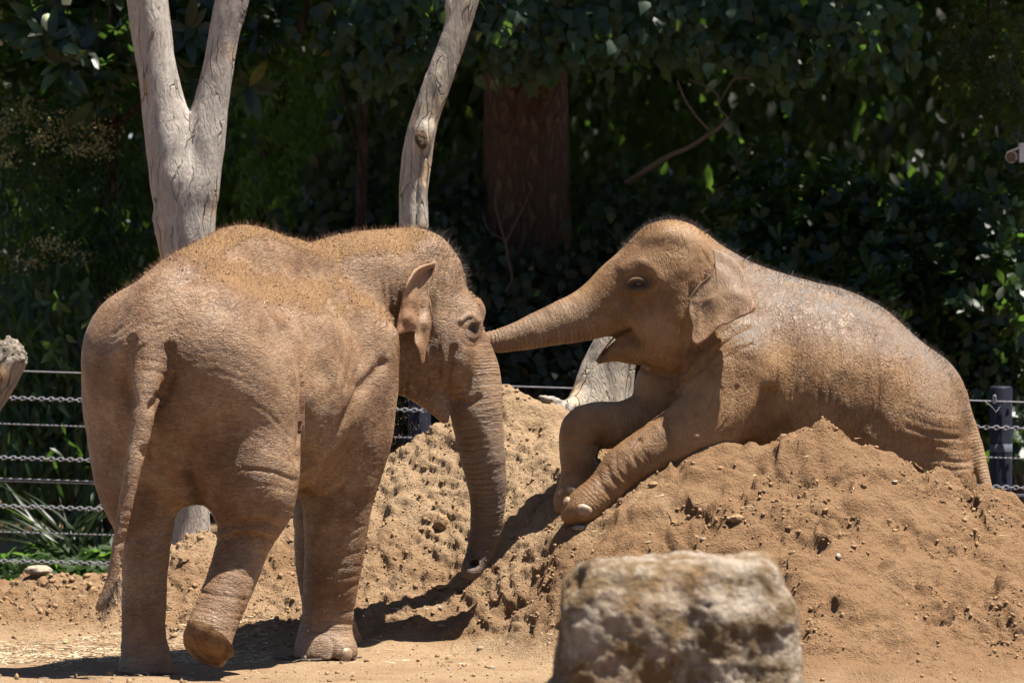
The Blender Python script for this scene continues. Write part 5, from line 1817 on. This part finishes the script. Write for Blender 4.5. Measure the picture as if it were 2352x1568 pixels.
#@@PLANTS
# ------------------------------------------------------------------ planting behind the fence
def planting():
    # tall poplar: brown trunk, hanging foliage in front of it, unseen crown above the frame spread wide for shade
    blobs = [(860, 60, 31.8, 120, 90, .4), (960, 40, 31.7, 140, 70, .4), (1120, 60, 31.6, 150, 80, .35), (1230, 85, 31.6, 110, 60, .3), (1330, 70, 31.6, 150, 70, .35), (1215, 135, 31.6, 45, 26, .2),
             (1480, 40, 31.7, 170, 60, .35), (1640, 60, 31.8, 120, 80, .35), (1800, 80, 31.8, 110, 95, .35), (1960, 60, 31.8, 130, 70, .35), (2030, 100, 31.9, 60, 60, .3), (1800, 150, 31.8, 60, 40, .2), (870, 130, 31.9, 60, 60, .3)]
    root, rng = plant('poplar_tree', 'tall poplar with a thick furrowed brown trunk and leafy branches hanging along the top', 'tree', blobs, 'hang', 'heart', .085, 780, M['leaf_poplar'], 101, 4, nobj=290)
    c = C((1212, 1180, 34.2, 135), (1212, 900, 34.2, 118), (1210, 600, 34.2, 106), (1208, 300, 34.2, 97), (1206, 0, 34.2, 92), (1200, -500, 34.2, 80), (1190, -1200, 34.2, 50))
    cc = catmull(np.array(c), 14)
    V, Q = tube(cc[:, :3], cc[:, 3], 64)
    N = normals(V, Q)
    rid = np.abs(noise3(V * np.array([18, 18, 5]), 77)) + .6 * np.abs(noise3(V * np.array([34, 34, 14]), 78)) + .3 * noise3(V * 40, 79)
    V = V + N * ((rid - .35) * .014)[:, None]
    obj('trunk', V, Q, M['bark'], root)
    up = [(250, -560, 32.9, 640, 260, 2.1), (900, -570, 32.9, 600, 260, 2.1), (1500, -570, 32.9, 600, 260, 2.1), (2200, -560, 32.9, 640, 260, 2.1), (1200, -800, 35, 900, 260, 2.0), (2200, -800, 35, 700, 260, 2), (300, -800, 35, 700, 260, 2)]  # unseen canopy, put overhead to keep sun and sky off the planting
    p, u = blob_points(up, 9000, rng, .5)
    merged_leaves('shading_crown', 'heart', sprays('hang', p, u, .24, rng, 3), M['leaf_poplar'], root)
    for a in (((1208, 250, 34.1, 40), (1320, 60, 33.2, 26), (1500, -60, 32.4, 16), (1700, -40, 32.0, 9)), ((1205, 200, 34.1, 40), (1080, 20, 33.2, 24), (930, -60, 32.3, 14), (860, 20, 31.9, 7))):
        limb('limb', C(*a), M['bark'], root, 10, .01, 5)

    # magnolia in the top left corner
    blobs = [(40, 40, 31.5, 110, 60, .3), (110, 110, 31.4, 80, 60, .25), (250, 60, 31.6, 110, 80, .3), (300, 150, 31.6, 90, 60, .25), (430, 70, 31.8, 110, 90, .3), (570, 40, 32, 110, 60, .3), (420, 190, 31.9, 70, 60, .25), (230, 190, 31.7, 60, 40, .2), (560, 150, 32.2, 60, 50, .2)]
    root, rng = plant('magnolia_tree', 'magnolia with whorls of large glossy dark leaves in the upper corner', 'tree', blobs, 'whorl', 'big', .19, 95, M['leaf_mag'], 102, 8, nobj=260, spread=.75,
                      stems=[((250, 1250, 33, 26), (240, 700, 32.8, 22), (255, 300, 32.4, 18), (262, 60, 32, 12), (255, -80, 32, 8)), ((250, 330, 32.4, 10), (150, 180, 31.9, 7), (105, 100, 31.5, 4)), ((255, 300, 32.4, 10), (380, 180, 32.1, 7), (440, 80, 31.9, 4))])
    V, Q = tube(np.array([P(110, 84, 31.2), P(110, 66, 31.2), P(110, 50, 31.2), P(110, 36, 31.2), P(110, 31, 31.2)]), np.array([8, 14, 17, 12, 2]) * S(31.2), 10)
    obj('flower_bud', V, Q, M['candle'], root)
    V, Q = tube(np.array([P(152, 12, 31.2), P(153, -4, 31.2), P(154, -20, 31.2)]), np.array([10, 13, 4]) * S(31.2), 10)
    obj('flower_bud', V, Q, M['candle'], root)
    arr = sprays('whorl', np.array([P(108, 92, 31.25)]), np.array([[0, -.6, .1]]), .2, rng, 9, .9)
    leaf_objects('big', arr, M['leaf_mag'], root)

    # flowering shrub below it
    blobs = [(130, 330, 32.6, 170, 110, .4), (60, 450, 32.4, 150, 120, .4), (210, 470, 32.5, 110, 120, .35), (90, 590, 32.3, 170, 90, .35), (230, 600, 32.5, 90, 90, .3), (20, 270, 32.6, 80, 80, .3)]
    root, rng = plant('flowering_shrub', 'tall shrub with drooping narrow leaves and cream flower clusters', 'shrub', blobs, 'pinnate', 'lance', .082, 620, M['leaf_shrub'], 103, 8, nobj=220,
                      stems=[((120, 1260, 32.7, 14), (130, 900, 32.7, 12), (120, 600, 32.6, 9), (140, 400, 32.6, 5)), ((150, 1260, 32.7, 12), (190, 850, 32.7, 10), (215, 560, 32.6, 6))])
    for (a, b_, Y, rx, rz) in ((140, 285, 32.2, 55, 28), (215, 300, 32.2, 45, 30), (60, 262, 32.2, 30, 40), (12, 290, 32.2, 25, 35), (230, 335, 32.2, 45, 30), (180, 345, 32.1, 35, 20), (100, 320, 32.1, 40, 22), (15, 365, 32.1, 30, 25), (190, 235, 32.3, 30, 18), (120, 565, 31.95, 60, 22), (60, 600, 31.95, 50, 22), (175, 590, 32, 40, 20)):
        n = int(rx * rz * .09) + 30
        q = np.array([P(a + rx * rng.normal() * .5, b_ + rz * rng.normal() * .5, Y + .08 * rng.normal()) for _ in range(n)])
        crumbs('blossom', q, .0035 + .004 * rng.random(n), M['blossom'], root, rng, kind=None)

    # broad-leaved shrub behind the fence on the left, with a few yellow-green young leaves
    blobs = [(90, 740, 31.9, 150, 80, .3), (200, 830, 31.9, 110, 110, .3), (70, 900, 31.8, 130, 100, .3), (150, 1010, 31.7, 140, 90, .25), (40, 1060, 31.7, 100, 90, .25), (240, 960, 31.9, 90, 120, .3)]
    root, rng = plant('broadleaf_shrub', 'dark shrub with pointed leaves and some yellow-green young shoots behind the fence wires', 'shrub', blobs, 'hang', 'lance', .125, 520, M['leaf_shrub'], 104, 4, nobj=220,
                      stems=[((120, 1290, 32, 9), (130, 1000, 32, 8), (110, 760, 32, 5)), ((160, 1290, 32, 8), (200, 950, 32, 7), (215, 780, 32, 4))])
    for a, b_, m in ((135, 690, 7), (185, 672, 3), (98, 700, 3), (120, 800, 5), (205, 735, 4), (130, 850, 5), (215, 860, 3), (150, 770, 3)):
        q = np.array([P(a, b_, 31.45)]); L = sprays('whorl', q, np.array([[0, -.3, -.6]]), .095, rng, m, .8)
        L[4][:] = .99
        leaf_objects('ell', L, M['leaf_shrub'], root, 'young_leaf')

    # strap-leaved clump and low greenery under the wires
    root = empty('strap_leaf_plant', P(165, 1300, 31.1), 'clump of long arching strap leaves behind the lower fence wires', 'plant')
    rng = np.random.default_rng(105)
    n = 50
    a = rng.uniform(-1.25, 1.25, n)
    d = np.stack([np.sin(a), -.35 * rng.random(n), np.cos(a) * 1.0 + .3], 1)
    p = np.tile(np.array(root.location), (n, 1)) + rng.normal(size=(n, 3)) * np.array([.07, .05, .02])
    leaf_objects('strap', [p, d, np.stack([-np.sin(a) * .6, -.4 + 0 * a, .6 + 0 * a], 1) + rng.normal(size=(n, 3)) * .2, .28 + .34 * rng.random(n), rng.random(n) * .9], M['leaf_strap'], root)
    for k, (bx, w, lab) in enumerate(((60, 90, 'low soft green plants along the foot of the fence, nearest the broken log'), (230, 90, 'low soft green plants behind the lowest wire beside the tail'))):
        root, rng = plant('low_plant', lab, 'plant', [(bx, 1325, 30.95, w, 45, .2), (bx + 30, 1300, 31.1, w * .8, 40, .2)], 'whorl', 'ell', .085, 120, M['leaf_bright'], 106 + k, 6, nobj=90, group=None, spread=.8)

    # ivy bank in the middle
    blobs = [(1080, 480, 34.3, 120, 130, .3), (1400, 620, 33.6, 110, 150, .35), (1190, 690, 33.4, 200, 110, .35), (1010, 640, 33.6, 150, 150, .35), (1200, 830, 33.2, 240, 120, .3), (1450, 760, 33.3, 170, 170, .35), (1560, 560, 33.7, 160, 160, .35), (1420, 450, 34.4, 120, 110, .3), (1650, 720, 33.4, 140, 160, .3), (1050, 880, 33.2, 170, 130, .3), (1560, 900, 33.1, 170, 110, .3), (1060, 560, 33.9, 60, 70, .15)]
    plant('ivy_bank', 'dense dark ivy covering the ground and the foot of the thick brown trunk', 'ivy', blobs, 'hang', 'lobe', .068, 1900, M['leaf_ivy'], 110, 4, nobj=280)
    blobs = [(760, 560, 34.4, 130, 160, .35), (700, 760, 34.0, 160, 180, .35), (880, 700, 34.0, 120, 200, .35), (830, 420, 34.6, 110, 130, .35), (600, 900, 33.8, 200, 160, .3), (850, 930, 33.6, 160, 120, .3), (890, 250, 34.8, 90, 130, .3)]
    plant('ivy_bank', 'dim ivy-leaved undergrowth between the forked dead tree and the bent trunk', 'ivy', blobs, 'hang', 'lobe', .085, 900, M['leaf_ivy'], 111, 4, nobj=150)
    # thin trees standing in it
    for nm, lab, pts in (('slim_tree', 'slim dark tree trunk rising out of the undergrowth left of the bent dead trunk', ((822, 1100, 33.4, 16), (826, 700, 33.4, 14), (832, 400, 33.4, 12), (836, 150, 33.4, 11), (842, -200, 33.4, 8))),):
        root = empty(nm, P(822, 1100, 33.4), lab, 'tree')
        limb('trunk', C(*pts), M['bark_dark'], root, 12, .004, 4)
        limb('limb', C((833, 380, 33.4, 6), (800, 250, 33.5, 5), (770, 120, 33.6, 4)), M['bark_dark'], root, 6)
    # sunlit thin-leaved tree seen through the gap beside the forked trunk
    blobs = [(640, 170, 36.4, 110, 110, .5), (600, 330, 36.5, 90, 110, .5), (700, 320, 36.6, 90, 110, .5), (650, 480, 36.5, 100, 110, .5), (570, 560, 36.4, 60, 120, .4), (720, 180, 36.8, 90, 120, .5)]
    plant('thin_leaved_tree', 'loose tree with thin bright green leaves catching light behind the forked dead tree', 'tree', blobs, 'pinnate', 'lance', .085, 420, M['leaf_bright'], 112, 7, nobj=120, bark='bark_dark',
          stems=[((560, 1150, 37, 24), (580, 700, 37, 20), (610, 350, 36.9, 15), (690, 80, 36.8, 10), (740, -200, 36.8, 8)), ((600, 400, 36.9, 9), (660, 330, 36.7, 7), (720, 300, 36.6, 4))])

    # laurel hedge on the right, bush by bush
    specs = [
        ('leafy laurel bush with upright shoots above the resting elephant\'s ear and shoulder', [(1760, 640, 32.4, 110, 120, .35), (1700, 520, 32.6, 80, 100, .3), (1820, 480, 32.6, 90, 110, .3), (1850, 600, 32.4, 90, 110, .3), (1740, 400, 32.9, 80, 80, .3)], 121, 330),
        ('dark glossy laurel bush filling the middle of the hedge over the resting elephant\'s back', [(1980, 580, 32.3, 100, 120, .35), (1930, 460, 32.5, 80, 90, .3), (2050, 700, 32.1, 100, 110, .35), (1950, 700, 32.3, 90, 100, .3), (2060, 520, 32.4, 80, 100, .3)], 122, 340),
        ('tall laurel bush at the end of the hedge above the fence post', [(2180, 560, 32.3, 100, 120, .35), (2280, 500, 32.2, 90, 110, .35), (2200, 720, 32.1, 110, 120, .35), (2310, 660, 32.0, 80, 130, .35), (2340, 420, 32.3, 70, 80, .3)], 123, 380),
        ('low laurel growth between the fence post and the resting elephant\'s rump', [(2230, 880, 32.1, 100, 90, .3), (2320, 830, 32.1, 80, 100, .3), (2270, 1000, 32.0, 110, 110, .3), (2120, 830, 32.2, 90, 90, .3)], 124, 330)]
    for lab, blobs, sd_, n in specs:
        b0 = blobs[0]
        plant('laurel_bush', lab, 'bush', blobs, 'whorl', 'obov', .10, n, M['leaf_laurel'], sd_, 7, nobj=180, group=None, spread=.7,
              stems=[((b0[0], 1250, b0[2] + .2, 8), (b0[0] + 15, 900, b0[2] + .2, 7), (b0[0] - 10, b0[1], b0[2], 4)), ((b0[0] + 60, 1250, b0[2] + .2, 8), (b0[0] + 70, 900, b0[2] + .2, 7), (b0[0] + 110, b0[1] - 60, b0[2], 4))])

    # brownish tree in the top right corner
    blobs = [(2260, 60, 32.8, 90, 80, .3), (2310, 170, 32.7, 70, 90, .3), (2230, 190, 32.9, 60, 70, .3), (2330, 290, 32.8, 60, 80, .3)]
    root, rng = plant('olive_brown_tree', 'tree with small olive-brown foliage in the far upper corner by the camera', 'tree', blobs, 'pinnate', 'ell', .042, 420, M['leaf_olive'], 131, 9, nobj=60,
                      stems=[((2330, 1200, 33.6, 22), (2325, 700, 33.5, 18), (2310, 350, 33.3, 14), (2280, 120, 33, 9), (2270, -100, 33, 6))])

    # bare crooked branch
    root = empty('bare_branch', P(1560, 352, 33.2), 'crooked bare grey branch forking in the dark behind the ivy', 'branch')
    limb('bough', C((1440, 420, 34.0, 8), (1530, 362, 33.4, 6.2), (1580, 340, 33.2, 5.6), (1620, 315, 33.0, 5.0), (1650, 295, 32.9, 4.3), (1674, 268, 32.9, 3.7)), M['twig'], root)
    limb('twig', C((1630, 300, 32.95, 3.1), (1600, 268, 32.9, 2.5), (1572, 225, 32.9, 2.2), (1556, 185, 32.9, 1.9)), M['twig'], root)
    limb('twig', C((1672, 270, 32.9, 3.1), (1652, 250, 32.9, 2.8), (1650, 222, 32.9, 2.5), (1625, 200, 32.9, 1.9), (1580, 182, 32.9, 1.2)), M['twig'], root)
    limb('twig', C((1652, 235, 32.9, 2.2), (1670, 205, 32.9, 1.9), (1690, 180, 32.9, 3.1), (1740, 178, 32.8, 2.8), (1780, 165, 32.8, 1.9)), M['twig'], root)
    # vine stems against the ivy
    root = empty('vine', P(1170, 600, 32.7), 'thin leafless vine with forked reddish stems hanging against the ivy', 'vine')
    for pts in (((1166, 590, 32.7, 3), (1163, 565, 32.7, 3), (1150, 520, 32.7, 2.6), (1138, 470, 32.7, 2.2), (1140, 415, 32.7, 1.6)), ((1160, 560, 32.7, 2.6), (1180, 520, 32.7, 2.2), (1205, 470, 32.7, 1.9), (1222, 430, 32.7, 1.4)), ((1166, 590, 32.7, 2.6), (1176, 640, 32.7, 2.2), (1160, 670, 32.7, 1.5)), ((1155, 550, 32.7, 1.8), (1120, 525, 32.7, 1.5), (1110, 490, 32.7, 1.1))):
        limb('stem', C(*pts), M['vine'], root, 5)

    # deep wood closing the view
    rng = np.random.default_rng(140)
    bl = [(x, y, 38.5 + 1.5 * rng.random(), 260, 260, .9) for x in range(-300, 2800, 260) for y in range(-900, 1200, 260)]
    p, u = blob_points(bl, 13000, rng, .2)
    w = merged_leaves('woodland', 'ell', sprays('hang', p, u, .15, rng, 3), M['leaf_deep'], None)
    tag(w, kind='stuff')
    bl = [(x, -820, Yc, 420, 160, 1.5) for x in range(-200, 2800, 420) for Yc in (36.5, 39.0)]  # unseen leaf roof over the wood, added to block the sun
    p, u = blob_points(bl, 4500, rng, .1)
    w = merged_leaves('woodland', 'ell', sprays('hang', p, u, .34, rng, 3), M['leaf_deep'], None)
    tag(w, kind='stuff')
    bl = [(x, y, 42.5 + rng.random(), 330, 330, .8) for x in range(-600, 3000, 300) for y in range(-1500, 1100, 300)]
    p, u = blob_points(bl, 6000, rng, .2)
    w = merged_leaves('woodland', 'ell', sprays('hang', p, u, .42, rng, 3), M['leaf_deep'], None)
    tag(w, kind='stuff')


planting()


def build_camera_box():
    Y = 32.0
    s = S(Y)
    root = empty('security_camera', P(2352, 360, Y), 'small grey security camera with a round lens at the picture\'s edge above the hedge', 'camera')
    c = P(2362, 351, Y)
    V, Q = [], None
    def bx(c, h):
        V = np.array([[c[0] + a * h[0], c[1] + b * h[1], c[2] + d * h[2]] for a in (-1, 1) for b in (-1, 1) for d in (-1, 1)])
        return V, np.array([(0, 1, 3, 2), (4, 6, 7, 5), (0, 4, 5, 1), (2, 3, 7, 6), (0, 2, 6, 4), (1, 5, 7, 3)])
    V, Q = bx(c, (22 * s, .05, 22 * s))
    obj('housing', V, Q, M['cam_grey'], root, smooth=False)
    # barrel looking out to the left front
    ax = np.array([-.35, -.9, -.15]); ax /= np.linalg.norm(ax)
    o = P(2328, 358, Y + .03)
    V, Q = tube(np.array([o + ax * t for t in (.10, .0, -.001, -.06)][::-1]), np.array([.5, 13, 14, 14][::1]) * s * np.array([1, 1, 1, 1]), 20)
    V, Q = tube(np.array([o - ax * .08, o, o + ax * .05, o + ax * .051]), np.array([14, 14, 14, 12]) * s, 20)
    obj('barrel', V, Q, M['cam_grey'], root)
    V, Q = tube(np.array([o + ax * .046, o + ax * .047]), np.array([12.5, .2]) * s, 20)
    obj('lens', V, Q, M['cam_dark'], root)
    V = np.array([P(2312, 352, Y - .05), P(2345, 340, Y - .06), P(2345, 342, Y + .06), P(2318, 350, Y + .05), P(2312, 349, Y - .05), P(2345, 336, Y - .06), P(2345, 338, Y + .06), P(2318, 347, Y + .05)])
    obj('sun_hood', V, np.array([(0, 1, 2, 3), (7, 6, 5, 4), (0, 4, 5, 1), (1, 5, 6, 2), (2, 6, 7, 3), (3, 7, 4, 0)]), M['cam_grey'], root, smooth=False)
    b = P(2372, 1300, Y)
    V, Q = tube(np.array([(c[0] + .02, Y + .03, 0.), (c[0] + .02, Y + .03, c[2] - .03)]), .03, 10)
    obj('mast', V, Q, M['cam_grey'], root)


build_camera_box()
bpy.context.view_layer.update()
